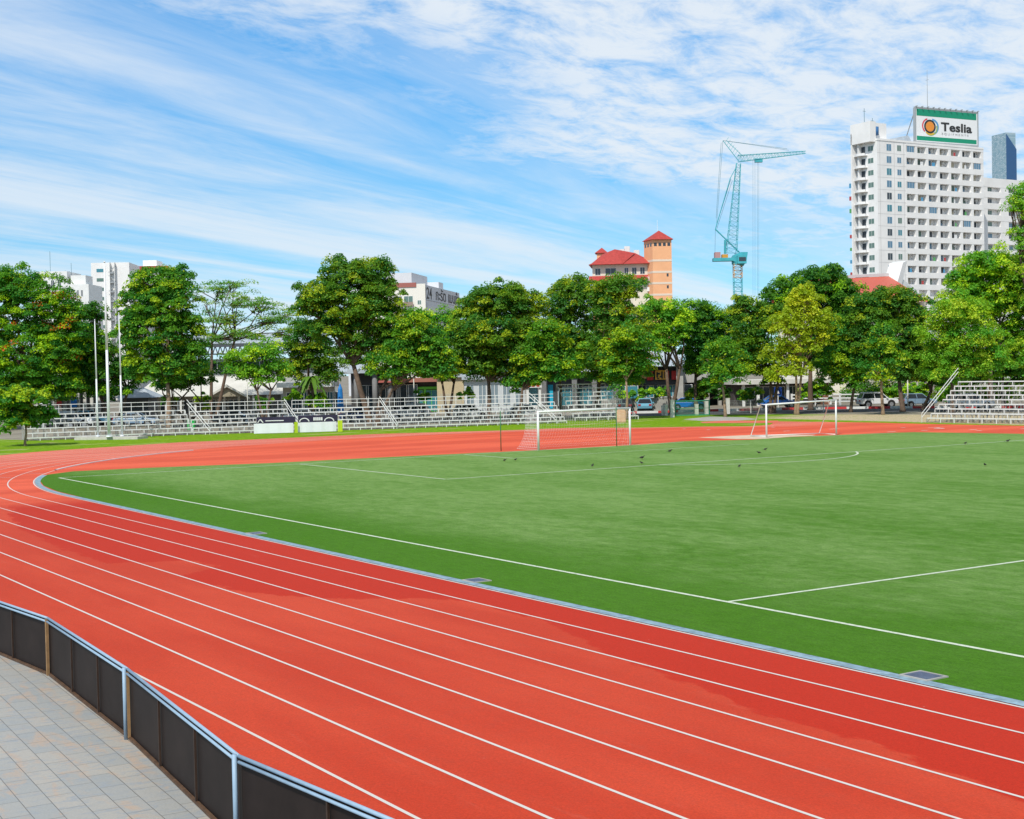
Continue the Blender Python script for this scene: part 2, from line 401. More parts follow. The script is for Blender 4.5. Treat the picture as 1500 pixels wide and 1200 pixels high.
turf_px = [(65,698),(69,696),(107,691),(213,686),(400,678.7),(560,670.5),(765,661),(940,652),(1000,646.9),(1100,644.6),(1160,640.5),(1225,637.8),(1290,635),(1340,633.5),(1500,636)]
turf = [(125, -2.68), (14, -2.68), (9, -2.55), (5, -2.1), (1.5, -1.35), (-.2, -.8)] + [gxy(*p) for p in turf_px] + [(40, 68.5), (125, 70)]
sheet('turf_pitch', turf, .020, TURF)

# lane lines -----------------------------------------------------------------
UC, VC, D0 = 11.4, 33.745, 3.02
def inside_poly(p, poly):
    x, y = p; c = False; j = len(poly)-1
    for i in range(len(poly)):
        xi, yi = poly[i]; xj, yj = poly[j]
        if (yi > y) != (yj > y) and x < (xj-xi)*(y-yi)/(yj-yi)+xi: c = not c
        j = i
    return c
def ribbon(pts, w, z, clip=None):
    b = MB(); n = len(pts)
    L, Rr = [], []
    for i in range(n):
        x0, y0 = pts[max(i-1, 0)]; x1, y1 = pts[min(i+1, n-1)]
        dx, dy = x1-x0, y1-y0; l = math.hypot(dx, dy); nx, ny = -dy/l*w/2, dx/l*w/2
        L.append((pts[i][0]+nx, pts[i][1]+ny)); Rr.append((pts[i][0]-nx, pts[i][1]-ny))
    for i in range(n-1):
        if clip and not (inside_poly(L[i], clip) and inside_poly(Rr[i], clip) and inside_poly(L[i+1], clip) and inside_poly(Rr[i+1], clip)): continue
        b.face([(*Rr[i], z), (*Rr[i+1], z), (*L[i+1], z), (*L[i], z)])
    return b
def lane(k, fade=None):
    r = VC+D0+1.22*k; v = VC-r
    pts = [(125, v)]+[(u, v) for u in range(120, 12, -3)]
    for i in range(0, 120):
        a = -pi/2-i*pi/150
        pts.append((UC+r*cos(a), VC+r*sin(a)))
    return pts
for k in range(9):
    pts = lane(k)
    if k == 0: pts = pts[:37+36]
    rb = ribbon(pts, .055 if k else .06, .0165, track_poly)
    tag(rb.build('lane_line', LINEW), kind='structure')
# raised white kerb round the start of the bend
kp = [(UC+36.72*cos(-pi/2-i*pi/150), VC+36.72*sin(-pi/2-i*pi/150)) for i in range(24, 50)]
kb = MB()
for i in range(len(kp)-1):
    (x0, y0), (x1, y1) = kp[i], kp[i+1]
    dx, dy = x1-x0, y1-y0; l = math.hypot(dx, dy); nx, ny = -dy/l*.06, dx/l*.06
    kb.face([(x0-nx, y0-ny, .07), (x1-nx, y1-ny, .07), (x1+nx, y1+ny, .07), (x0+nx, y0+ny, .07)])
    kb.face([(x0+nx, y0+ny, .07), (x1+nx, y1+ny, .07), (x1+nx, y1+ny, .012), (x0+nx, y0+ny, .012)])
    kb.face([(x1-nx, y1-ny, .07), (x0-nx, y0-ny, .07), (x0-nx, y0-ny, .012), (x1-nx, y1-ny, .012)])
tag(kb.build('track_kerb', WHITE), kind='structure')
# drain channel beside the turf
dp = [(125, -2.84)]+[(u, -2.84) for u in range(120, 12, -3)]+[(UC+36.58*cos(-pi/2-i*pi/150), VC+36.58*sin(-pi/2-i*pi/150)) for i in range(0, 20)]
tag(ribbon(dp, .27, .024).build('drain_channel', DRAIN), kind='structure')

# pitch markings ---------------------------------------------------------------
TURFLINE = worn('turf_line', (.64, .70, .56), (.22, .34, .12), 9., .50, .72)
W_, Lp = 67.49, 103.36; c_ = W_/2
def mark(pts, w=.12):
    return tag(ribbon(pts, w, .026).build('pitch_line', TURFLINE), kind='structure')
def seg(a, b, n=24): return [(a[0]+(b[0]-a[0])*i/n, a[1]+(b[1]-a[1])*i/n) for i in range(n+1)]
mark(seg((0, 0), (Lp, 0))); mark(seg((0, .06), (0, 42))); mark(seg((Lp/2, .06), (Lp/2, W_)))
mark(seg((2.0, 52.), (3.2, 59.0)), .10)
mark(seg((0, c_-20.16), (16.5, c_-20.16))); mark(seg((16.5, c_-20.10), (16.5, c_+24)))
mark(seg((0, c_-9.16), (5.5, c_-9.16))); mark(seg((5.5, c_-9.1), (5.5, c_+9.16)), .09)
th = math.acos(5.5/9.15)
mark([(11+9.15*cos(t), c_+9.15*sin(t)) for t in np.linspace(-th, th, 40)])
mark([(Lp/2+9.15*cos(t), c_+9.15*sin(t)) for t in np.linspace(0, 2*pi, 80)])
# sand strip behind the small goal
SAND = mat('sand', (.68, .52, .38), .95, noise=.2, nscale=2)
sheet('sand_strip', [gxy(1022, 641.5), gxy(1060, 639.4), gxy(1100, 637.6), gxy(1150, 637.2), gxy(1195, 637.2), gxy(1190, 638.6), gxy(1158, 640.2), gxy(1120, 643.2), gxy(1080, 643.6)], .0165, SAND)
# faint white dashes on the far lanes
dm = MB()
for (x, y, l) in ((1215, 629, 14), (1350, 631, 9), (1420, 630, 11), (1430, 631.5, 8), (1495, 628.7, 10), (1320, 627, 6), (1300, 633, 12), (1122, 625, 12), (1130, 626.5, 5), (1000, 628.7, 4), (1035, 630, 5), (1148, 632, 9)):
    p, q = gxy(x, y), gxy(x+l, y-.5*l/10); dx, dy = q[0]-p[0], q[1]-p[1]; L = math.hypot(dx, dy); nx, ny = -dy/L*.12, dx/L*.12
    dm.face([(p[0]-nx, p[1]-ny, .0165), (q[0]-nx, q[1]-ny, .0165), (q[0]+nx, q[1]+ny, .0165), (p[0]+nx, p[1]+ny, .0165)])
tag(dm.build('lane_mark', LINEW), kind='structure')
# lane number 3 by the right bleacher
tx = bpy.data.curves.new('lane_number', 'FONT'); tx.body = '3'; tx.size = 2.6
to = bpy.data.objects.new('tmp', tx); me = bpy.data.meshes.new_from_object(to); bpy.data.objects.remove(to)
o = bpy.data.objects.new('lane_number', me); COL.objects.link(o); me.materials.append(LINEW)
p = gxy(1366, 628.5); o.location = (p[0], p[1], .0165); o.rotation_euler = (0, 0, R(60)); tag(o, kind='structure')
# tee lines: thin stagger marks across the inner lanes on the bend
sm_ = MB()
for (x0, y0, x1, y1) in ((0, 699.8, 16, 700.0), (38, 693.2, 64, 694)):
    p, q = gxy(x0, y0), gxy(x1, y1); sm_.face([(p[0], p[1], .0168), (q[0], q[1], .0168), (q[0]+.05, q[1]-.03, .0168), (p[0]+.05, p[1]-.03, .0168)])
tag(sm_.build('stagger_mark', LINEW), kind='structure')

# paving
PAVE = sheet('paving', [(20, -40), (110, -40), (110, -14.72), (70, -14.3), (64, -14.5), (60.4, -14.74), (55.1, -14.28), (50.1, -13.95), (47, -14.15), (40, -14.3), (20, -14.3)], .017, TILE)

# road, painted kerb
r0, r1, r2, r3 = gxy(860, 607.8), gxy(1040, 606.2), gxy(1220, 605.8), gxy(1540, 606.5)
k0, k1, k2, k3 = gxy(880, 606.2), gxy(1060, 601.8), gxy(1220, 600.0), gxy(1560, 599.5)
def ext(a, b, t): return (a[0]+(b[0]-a[0])*t, a[1]+(b[1]-a[1])*t)
kn = (k3[0]-k1[0], k3[1]-k1[1])
kerb_line = [ext(k3, k1, 1.9), k1, k2, k3, ext(k1, k3, 1.3)]
b = MB()
kl = [gxy(870, 607.2), gxy(960, 605.4), gxy(1060, 602.6), gxy(1160, 600.6), gxy(1250, 599.2), gxy(1360, 598.3), gxy(1540, 598.3)]
near = [gxy(870, 611), gxy(960, 609.5), gxy(1060, 607.5), gxy(1160, 605.5), gxy(1250, 604.3), gxy(1360, 603.4), gxy(1540, 603.4)]
for i in range(len(kl)-1): b.face([(*near[i], .012), (*near[i+1], .012), (*kl[i+1], .012), (*kl[i], .012)])
tag(b.build('road', ASPH), kind='structure')
def resample(pts, step):
    out = [pts[0]]; acc = 0
    for i in range(len(pts)-1):
        a = np.array(pts[i]); c = np.array(pts[i+1]); L = np.linalg.norm(c-a); t = step-acc
        while t < L: out.append(tuple(a+(c-a)*t/L)); t += step
        acc = L-(t-step)
    return out
rs = resample(kl, 2.4); b = MB()
for i in range(len(rs)-1):
    p, q = np.array(rs[i]), np.array(rs[i+1]); d = (q-p)/np.linalg.norm(q-p); n = np.array([-d[1], d[0]])
    if n @ np.array([FX, FY]) < 0: n = -n
    pa, qa, pb, qb = p, q, p+n*.35, q+n*.35; mi = i % 2
    b.face([(*pa, .0), (*qa, .0), (*qa, .26), (*pa, .26)], mi); b.face([(*pa, .26), (*qa, .26), (*qb, .26), (*pb, .26)], mi)
    b.face([(*qb, .26), (*qb, .0), (*pb, .0), (*pb, .26)], mi)
tag(b.build('painted_kerb', [WHITE, mat('kerb_red', (.62, .05, .05), .6)]), kind='structure')

# ------------------------------------------------------------------ foreground barrier
BPANEL = mat('barrier_panel', (.024, .017, .015), .55, .12, noise=.35, nscale=1.2)
BBLUE = mat('barrier_blue_tube', (.30, .43, .56), .5, .5, noise=.12, nscale=6)
DKBR = mat('dark_brown_steel', (.045, .024, .015), .6, noise=.4, nscale=9)
RUST = mat('rusty_steel', (.12, .065, .035), .75, noise=.5, nscale=9)
WOODP = mat('tan_post', (.34, .20, .09), .7, noise=.3, nscale=8)
bpts = [(-140, 838, 0), (-30, 873, 0), (70, 907, 0), (187, 982, 0), (350, 1110, 0), (640, 1232, 0)]
bw = [tuple(G(x, y, 1.0)[:2]) for x, y, _ in bpts]
bw.append((bw[0][0]-6.0, bw[0][1]+.12))
BH = 1.0
secs = [(6, 0, 4, 'dark barrier section continuing beyond the left edge of the picture', 'rust'),
        (0, 1, 2, 'farthest dark barrier section, cut by the left edge of the picture', 'rust'),
        (1, 2, 2, 'dark barrier section with two panels, ending on the right at the tan post', 'rust'),
        (2, 3, 3, 'dark three-panel barrier section between the tan post and the first pale blue post', 'rust'),
        (3, 4, 3, 'dark barrier section between the two pale blue posts beside the grey paving', 'rust'),
        (4, 5, 2, 'nearest dark navy barrier section at the bottom edge, right of the last pale blue post', 'rust')]
for (i, j, n, lab, _) in secs:
    a, b2 = bw[i], bw[j]; L = math.hypot(b2[0]-a[0], b2[1]-a[1]); rz = math.atan2(b2[1]-a[1], b2[0]-a[0])
    t = thing('barrier_section', lab, 'barrier', (a[0], a[1], .017), rz, 'barrier sections between the paving and the track')
    e0, e1 = .03, L-.03
    m = MB(); m.tube((e0-.03, 0, BH), (e1+.03, 0, BH), .021, n=10); m.tube((e0, -.02, BH-.055), (e1, -.02, BH-.055), .018, n=8); m.build('top_rail', BBLUE, t, True)
    m = MB(); m.box(e0, e1, -.02, .02, .01, .045); m.build('bottom_rail', RUST, t)
    ws = [0]+[k/n for k in range(1, n)]+[1]
    for k in range(n):
        x0 = e0+(e1-e0)*ws[k]; x1 = e0+(e1-e0)*ws[k+1]
        m = MB(); nn = 8
        for q in range(nn):
            xa = x0-.02+(x1-x0+.04)*q/nn; xb = x0-.02+(x1-x0+.04)*(q+1)/nn
            ya, yb = .026+.004*sin(q/nn*pi)+k*.0015, .026+.004*sin((q+1)/nn*pi)+k*.0015
            m.face([(xa, ya, .02), (xb, yb, .02), (xb, yb, BH-.03), (xa, ya, BH-.03)])
            m.face([(xb, yb+.006, .05), (xa, ya+.006, .05), (xa, ya+.006, BH-.03), (xb, yb+.006, BH-.03)])
        m.build('panel', BPANEL, t, True)
        if k: m = MB(); m.box(x0-.014, x0+.014, -.018, .010, .045, BH-.07); m.build('mullion', DKBR, t)
    if i == 1: m = MB(); m.box(L-.05, L-.01, -.035, .012, 0, BH-.02); m.build('post', WOODP, t)
    if i in (2, 3): m = MB(); m.tube((L-.02, -.045, 0), (L-.02, -.045, BH+.02), .028, n=10); m.build('post', BBLUE, t, True)
    if i == 3: m = MB(); m.box(.03, .055, -.03, .008, .03, BH-.03); m.build('mullion', WOODP, t)

# ------------------------------------------------------------------ drain covers on the turf edge
GRATE = mat('drain_grate', (.16, .20, .30), .4, metal=.3, noise=.4, nscale=8)
for k, (x, y, lab) in enumerate(((1337, 996, 'square drain grate in a pale frame, nearest the camera on the right'),
                  (690, 853, 'square drain grate at the turf edge, middle one of the three'),
                  (360, 784, 'square drain grate at the turf edge, farthest left of the three'))):
    p = gxy(x, y); dcv = thing('drain_cover', lab, 'drain cover', (p[0], -2.52, .021), 0, 'drain covers along the inner edge of the track')
    m = MB()
    for a in ((-.34, .34, -.3, -.25), (-.34, .34, .25, .3), (-.34, -.29, -.25, .25), (.29, .34, -.25, .25)): m.box(a[0], a[1], a[2], a[3], 0, .022)
    m.build('frame', CONC, dcv)
    m = MB(); m.box(-.29, .29, -.25, .25, 0, .008)
    for q in range(14): m.box(-.28+q*.042, -.26+q*.042, -.245, .245, .008, .018)
    m.build('grate', GRATE, dcv); dcv.scale = (.86, .86, 1)

# ------------------------------------------------------------------ goals
NET = mat('goal_net', (.72, .74, .74), .8)
def netgrid(m, f, nu, nv, r):
    for i in range(nu+1):
        for j in range(nv): m.tube(f(i/nu, j/nv), f(i/nu, (j+1)/nv), r, n=3, caps=False)
    for j in range(nv+1):
        for i in range(nu): m.tube(f(i/nu, j/nv), f((i+1)/nu, j/nv), r, n=3, caps=False)
y0, y1 = c_-3.66, c_+3.66
g = thing('football_goal', 'large white football goal with a hanging net, standing on the goal line', 'goal', (0, y0, .02), pi/2, 'football goals')
for yy in (0, 7.32): MB().tube((yy, 0, 0), (yy, 0, 2.44), .075, n=12).build('goalpost', WHITE, g, True)
MB().tube((-.06, 0, 2.44), (7.38, 0, 2.44), .07, n=12).build('crossbar', WHITE, g, True)
def sidef(x):
    def f(u, v):     # u back distance, v height fraction
        z = v*2.42; back = 1.35+1.1*max(0, 1-v)**3.2
        return (x, .05+u*back, max(z, .02)-.12*sin(pi*u)*(v > .8))
    return f
m = MB()
netgrid(m, sidef(0.), 10, 14, .0075); netgrid(m, sidef(7.32), 9, 12, .0035)
def backf(u, v): return (u*7.32, .05+1.35+1.1*max(0, 1-v)**3.2, max(v*2.42, .02)-.28*sin(pi*u)*v)
netgrid(m, backf, 36, 12, .0026)
def topf(u, v): return (u*7.32, .05+v*1.35, 2.42-.28*sin(pi*u)*v)
netgrid(m, topf, 36, 5, .0045)
m.build('net', NET, g)
GREENP = mat('green_pole', (.03, .16, .06), .5)
for (x, y, lab) in ((734, 661, 'thin dark green net pole to the left of the large goal'), (903.5, 654.5, 'thin dark green net pole behind the right half of the large goal')):
    p = gxy(x, y); o = MB().tube((0, 0, 0), (0, 0, 2.55), .03, n=8).build('net_pole', GREENP, smooth=True); o.location = (p[0], p[1], .01)
    tag(o, lab, 'pole', 'net poles beside the large goal')
a = gxy(1123, 641.6); b2 = gxy(1225, 637.6); L = math.hypot(b2[0]-a[0], b2[1]-a[1]); rz = math.atan2(b2[1]-a[1], b2[0]-a[0])
g = thing('training_goal', 'smaller white goal with slanted rear supports and no net, on the sand strip', 'goal', (a[0], a[1], .018), rz, 'football goals')
HG = 2.32
MB().tube((0, 0, 0), (0, 0, HG), .065, n=10).build('goalpost', WHITE, g, True)
MB().tube((L, 0, 0), (L, 0, HG+.2), .065, n=10).build('goalpost', WHITE, g, True)
MB().tube((-.05, 0, HG), (L+.05, 0, HG+.18), .06, n=10).build('crossbar', WHITE, g, True)
for s_, zt in ((0, HG), (L, HG+.18)):
    m = MB(); m.path([(s_, 0, zt), (s_, .75, zt+.02), (s_, 2.3, .04), (s_, .05, .04)], [.035]*4, 7); m.build('rear_support', WHITE, g, True)
MB().tube((0, 2.3, .04), (L, 2.3, .04), .03, n=7).build('ground_bar', WHITE, g, True)

# ------------------------------------------------------------------ flag poles
POLE = mat('flag_pole_paint', (.74, .77, .80), .4, .5)
pc = gxy(161, 643.5); fb = MB()
poly = [(-2.7, -1.0), (2.9, -1.0), (3.0, .9), (-2.8, .9)]
fb.face([(x, y, .22) for x, y in poly]); 
for i in range(4):
    x, y = poly[i]; x2, y2 = poly[(i+1) % 4]; fb.face([(x, y, 0), (x2, y2, 0), (x2, y2, .22), (x, y, .22)])
o = fb.build('pole_plinth', mat('plinth', (.55, .53, .48), .85, noise=.2)); o.location = (pc[0], pc[1], 0); o.rotation_euler = (0, 0, FACE-.16)
tag(o, 'low pale concrete plinth under the three flag poles', 'plinth')
for (x, y, ytop, r, lab) in ((143.5, 640, 470, .085, 'short white flag pole on the left of the three on the plinth'),
                   (160, 640.5, 385, .13, 'tallest white flag pole, in the middle of the three'),
                   (179, 639.5, 460, .085, 'white flag pole on the right of the three on the plinth')):
    p = G(x, y, .22); d = float((p-O) @ fw); h = float((P3(x, ytop, d)-p)[2])
    t = thing('flag_pole', lab, 'flag pole', tuple(p), 0, 'flag poles beside the bleachers')
    MB().tube((0, 0, 0), (0, 0, h*.5), r, r*.8, 10).tube((0, 0, h*.5), (0, 0, h), r*.8, r*.42, 10).build('shaft', POLE, t, True)
    MB().tube((0, 0, 0), (0, 0, .12), r*2.2, r*1.9, 10).build('base_flange', POLE, t, True)
    MB().tube((0, 0, h), (0, 0, h+.12), r*.7, r*.3, 8).build('finial', POLE, t, True)
    m = MB().tube((r+.05, 0, .9), (r*.5+.03, 0, h-.1), .008, n=3); m.build('halyard', POLE, t)

# ------------------------------------------------------------------ bleachers
_u = MB().box(-.036, .036, -.025, .025, 0, 1).build('upright', STEEL); UPR = _u.data; bpy.data.objects.remove(_u)
def bleacher(label, A, B, n, rise, tread, z0, bay, rail=0.9, endrail=None, topext=None, phase=.5, ext_l=0., ext_r=0., toprail=True):
    L = math.hypot(B[0]-A[0], B[1]-A[1]); rz = math.atan2(B[1]-A[1], B[0]-A[0])
    t = thing('bleacher', label, 'bleacher', (A[0], A[1], .006), rz, 'white steel bleachers round the track')
    ups = []; inner = MB()
    r = .028
    for k in range(n):
        z = z0+rise*k; y = tread*k; zb = z-rise if k else 0
        xl, xr = ext_l*k, L+ext_r*k
        pl = MB(); pl.box(xl, xr, y-.02, y+.30, z-.085, z); pl.build('seat_plank', STEEL, t)
        x = xl+(bay*phase*(k % 2)) 
        xs = [xl, xr]
        while x < xr: xs.append(x); x += bay
        for x in xs: ups.append((x, y+.005, zb+.001 if k else 0, z-.086))
    nb = int(L/bay*1.25)
    for q in range(nb+1):
        x = q*L/nb
        yb = tread*(n-1)+.35
        inner.tube((x, 0, .03), (x, yb, z0+rise*(n-1)-.08), .022, n=4)
        for k in range(1, n): inner.tube((x, tread*k+.1, 0), (x, tread*k+.1, z0+rise*k-.06), .022, n=4)
        inner.tube((x, yb, 0), (x, yb, z0+rise*(n-1)), .024, n=4)
        inner.tube((x, .1, .06), (x, yb, .06), .02, n=4)
        if q < nb and q % 3 == 0: inner.tube((x, yb, .1), (x+L/nb, yb, z0+rise*(n-1)-.1), .018, n=4)
    for q, (x, y, za, zb2) in enumerate(ups[:98]):
        o = bpy.data.objects.new('upright', UPR); COL.objects.link(o); o.parent = t; o.location = (x, y, za); o.scale = (1, 1, zb2-za)
    if len(ups) > 98:
        m = MB()
        for (x, y, za, zb2) in ups[98:]: m.box(x-r, x+r, y-.025, y+.025, za, zb2)
        m.build('upper_uprights', STEEL, t)['kind'] = 'stuff'
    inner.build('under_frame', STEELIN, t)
    zt = z0+rise*(n-1); yt = tread*(n-1)+.3
    if rail and toprail:
        m = MB(); xl, xr = ext_l*n, L+ext_r*n
        m.box(xl, xr, yt-.02, yt+.02, zt+rail-.05, zt+rail); m.box(xl, xr, yt-.015, yt+.015, zt+rail*.5, zt+rail*.5+.045)
        x = xl
        while x <= xr+.01: m.box(x-.02, x+.02, yt-.018, yt+.018, zt, zt+rail-.05); x += bay*1.0
        m.build('guard_rail', STEEL, t)
    for (x0, hgt, skew) in (endrail or []):
        m = MB()
        yA, yB = -.15, yt; zA, zB = z0+.35, zt+hgt
        for dz in (0, -.33):
            m.tube((x0+skew, yA, zA+dz), (x0, yB, zB+dz), .03, n=5)
        m.tube((x0+skew, yA, 0), (x0+skew, yA, zA), .03, n=5)
        for q in range(1, 5):
            f = q/5; m.tube((x0+skew*(1-f), yA+(yB-yA)*f, zA+(zB-zA)*f-.45), (x0+skew*(1-f), yA+(yB-yA)*f, zA+(zB-zA)*f), .018, n=4)
        m.build('stair_rail', STEEL, t)
    return t
P = gxy
bA, bB, bC, bD, bE = P(40, 646.5), P(284, 637.3), P(430, 632.5), P(577, 628.5), P(830, 620.0)
bleacher('long low white bleacher at the far left, behind the three flag poles', bA, bB, 6, .375, .62, .28, 1.03, .80, [(14.2, .9, 1.15)])
bleacher('low white bleacher section behind the banner boards', bB, bC, 6, .350, .62, .26, 1.0, .76, [(8.6, .9, .9)])
bleacher('low white bleacher section between the banner boards and the forked tree', bC, bD, 6, .350, .62, .26, 1.0, .76, [(8.1, .9, 1.2)])
bleacher('low white bleacher section to the right of the forked tree, behind the green net pole', bD, bE, 6, .350, .62, .26, 1.0, .76, [(14.4, .9, 1.4)])
# tall narrow one, turned to the right
a = P(843, 617.5); q = P(935, 614.5)
bleacher('tall narrow white bleacher rising above its neighbours behind the large goal', a, q, 9, .40, .62, .40, 1.15, 0, None, ext_r=-.18, toprail=False)
a, q = P(1358, 619.3), P(1502, 621.3); d = np.array(q)-np.array(a); d /= np.linalg.norm(d); q = tuple(np.array(a)+d*13)
bleacher('tall white bleacher at the right edge with a diagonal handrail at its end', a, q, 9, .37, .66, .42, 1.25, 0, [(-.15, 1.15, -.25)], toprail=False)

# ------------------------------------------------------------------ banner boards
NAVY = mat('navy_banner', (.025, .02, .05), .6)
FABRIC = mat('white_fabric', (.78, .79, .84), .7, bump=.5, bscale=2.5)
LIME = mat('lime_banner', (.48, .62, .02), .6)
def board(name, lab, cat, x0, yb0, x1, yb1, h, m, z0=0., grp=None, th=.04):
    a, b3 = P(x0, yb0), P(x1, yb1); L = math.hypot(b3[0]-a[0], b3[1]-a[1])
    t = thing(name, lab, cat, (a[0], a[1], 0), math.atan2(b3[1]-a[1], b3[0]-a[0]), grp)
    mm = MB(); nn = 10
    for q in range(nn):
        xa, xb = L*q/nn, L*(q+1)/nn; ya, yb = .02*sin(q*1.9), .02*sin((q+1)*1.9)
        mm.face([(xa, ya, z0), (xb, yb, z0), (xb, yb, z0+h), (xa, ya, z0+h)]); mm.face([(xb, yb+th, z0), (xa, ya+th, z0), (xa, ya+th, z0+h), (xb, yb+th, z0+h)])
        mm.face([(xa, ya, z0+h), (xb, yb, z0+h), (xb, yb+th, z0+h), (xa, ya+th, z0+h)])
    mm.build('fabric', m, t, False); return t, L
t, L = board('banner', 'dark navy banner with a white chevron, above the left white barrier sheet', 'banner', 376, 634.6, 433, 633.2, .55, NAVY, .85, 'dark banners in front of the bleacher')
m = MB()
for s in (-1, 1): m.face([(.35+s*.28, -.035, .92), (.35+s*.18, -.035, .92), (.35+s*.0-.03, -.035, 1.16), (.35+.03*s, -.035, 1.25)])
m.face([(.8, -.035, 1.03), (2.4, -.035, 1.03), (2.4, -.035, 1.11), (.8, -.035, 1.11)]); m.build('marking', WHITE, t)
m = MB()
for x in (0, L): m.tube((x, .1, 0), (x, .1, 1.4), .025, n=5)
m.build('frame', STEEL, t)
t, L = board('banner', 'dark navy banner with white rings and lettering, above the right white sheet', 'banner', 437, 633.1, 495, 631.6, .62, NAVY, .85, 'dark banners in front of the bleacher')
for cx in (.55, 2.75):
    m = MB()
    for q in range(14):
        a0, a1 = pi*q/14, pi*(q+1)/14
        m.face([(cx+.45*cos(a0), -.035, .92+.34*sin(a0)), (cx+.45*cos(a1), -.035, .92+.34*sin(a1)), (cx+.36*cos(a1), -.035, .92+.26*sin(a1)), (cx+.36*cos(a0), -.035, .92+.26*sin(a0))])
    m.build('ring_mark', WHITE, t)
m = MB()
for q in range(5): m.face([(1.35+q*.17, -.035, 1.0), (1.48+q*.17, -.035, 1.0), (1.48+q*.17, -.035, 1.28), (1.35+q*.17, -.035, 1.28)])
m.build('letter_block', WHITE, t)
m = MB()
for x in (0, L): m.tube((x, .1, 0), (x, .1, 1.45), .025, n=5)
m.build('frame', STEEL, t)
t, _ = board('fabric_barrier', 'white fabric sheet barrier under the banner with the chevron', 'barrier', 372, 636.4, 430, 634.8, .86, FABRIC, .06, 'white fabric barriers in front of the bleacher')
t, _ = board('fabric_barrier', 'white fabric sheet barrier under the banner with the two rings', 'barrier', 437, 634.6, 493, 632.8, .86, FABRIC, .06, 'white fabric barriers in front of the bleacher')
board('lime_board', 'narrow lime green board between the two white fabric sheets', 'board', 431.5, 635, 436.5, 634.8, .95, LIME, .04, 'lime boards beside the banners')
board('lime_board', 'lime green board at the right end of the white fabric sheets', 'board', 495, 633.2, 502, 633, 1.0, LIME, .04, 'lime boards beside the banners')
# wooden speaker-like box
p = P(910, 619); t = thing('timber_cabinet', 'pale wooden cabinet standing on the lawn behind the large goal', 'cabinet', (p[0], p[1], .006), FACE)
PLY = mat('plywood', (.62, .38, .22), .7, noise=.15, nscale=3)
m = MB(); m.box(-.42, .42, -.3, .3, 0, 1.05); m.prism([(-.42, 1.051), (.42, 1.051), (.30, 1.2), (-.30, 1.2)], -.3, .3); m.build('carcass', PLY, t, bevel=.02)
m = MB(); m.box(-.36, .36, -.325, -.303, .08, .98); m.build('door', PLY, t)

# ------------------------------------------------------------------ gate, posts and low mesh fence
GREENF = mat('gate_green', (.02, .22, .11), .45)
POSTW = mat('post_white', (.70, .68, .62), .7, noise=.15, nscale=3)
for (x, yb, yt, w, lab) in ((1066, 606.5, 583.5, .19, 'tall white post to the right of the green gate'), (985, 611.5, 585.5, .18, 'tall white post at the left hinge of the green gate'),
                 (975.5, 609, 593, .16, 'short white post just left of the gate'), (971, 608.6, 594, .13, 'narrow white post farthest left of the gate'), (1020.5, 609, 592, .16, 'short white post seen through the green gate'), (1035, 607.6, 585, .17, 'white post behind the right end of the green gate')):
    p = G(x, yb); d = float((p-O) @ fw); h = float((P3(x, yt, d)-p)[2])
    t = thing('concrete_post', lab, 'post', (p[0], p[1], 0), FACE+.2, 'white concrete posts round the gate')
    MB().box(-w, w, -w, w, 0, h-.06).build('shaft', POSTW, t); MB().box(-w-.02, w+.02, -w-.02, w+.02, h-.059, h).build('cap', POSTW, t)
a, b3 = P(989, 611.2), P(1040, 610.2); L = math.hypot(b3[0]-a[0], b3[1]-a[1])
t = thing('mesh_gate', 'low green steel gate with a mesh infill, in front of the blue car', 'gate', (a[0], a[1], 0), math.atan2(b3[1]-a[1], b3[0]-a[0]))
m = MB(); m.box(0, L, -.03, .03, .12, .24); m.box(0, L, -.03, .03, 1.58, 1.68); m.box(0, .1, -.031, .031, .12, 1.7); m.box(L-.12, L, -.031, .031, .12, 1.7); m.box(0, L, -.02, .02, .85, .90); m.build('frame', GREENF, t)
m = MB()
for q in range(1, 26): m.tube((L*q/26, 0, .2), (L*q/26, 0, 1.6), .008, n=3, caps=False)
for q in range(1, 10): m.tube((0, 0, .2+.14*q), (L, 0, .2+.14*q), .008, n=3, caps=False)
m.build('mesh', GREENF, t)
m = MB(); fp = [P(1066, 606.3), P(1100, 605.4), P(1150, 604.3), P(1220, 603.2)]
a = fp[0]; t = thing('wire_fence', 'low wire mesh fence on thin pale posts, right of the gate', 'fence', (a[0], a[1], 0))
fp = [(x-a[0], y-a[1]) for x, y in resample(fp, 2.6)]
for (x, y) in fp: MB().box(x-.04, x+.04, y-.04, y+.04, 0, 1.45).build('post', POSTW, t)
for i in range(len(fp)-1):
    (x0, y0_), (x1, y1_) = fp[i], fp[i+1]
    for q in range(8): m.tube((x0, y0_, .2+.17*q), (x1, y1_, .2+.17*q), .009, n=3, caps=False)
    for q in range(1, 16): m.tube((x0+(x1-x0)*q/16, y0_+(y1_-y0_)*q/16, .1), (x0+(x1-x0)*q/16, y0_+(y1_-y0_)*q/16, 1.4), .006, n=3, caps=False)
m.build('mesh', mat('wire', (.35, .40, .36), .5), t)
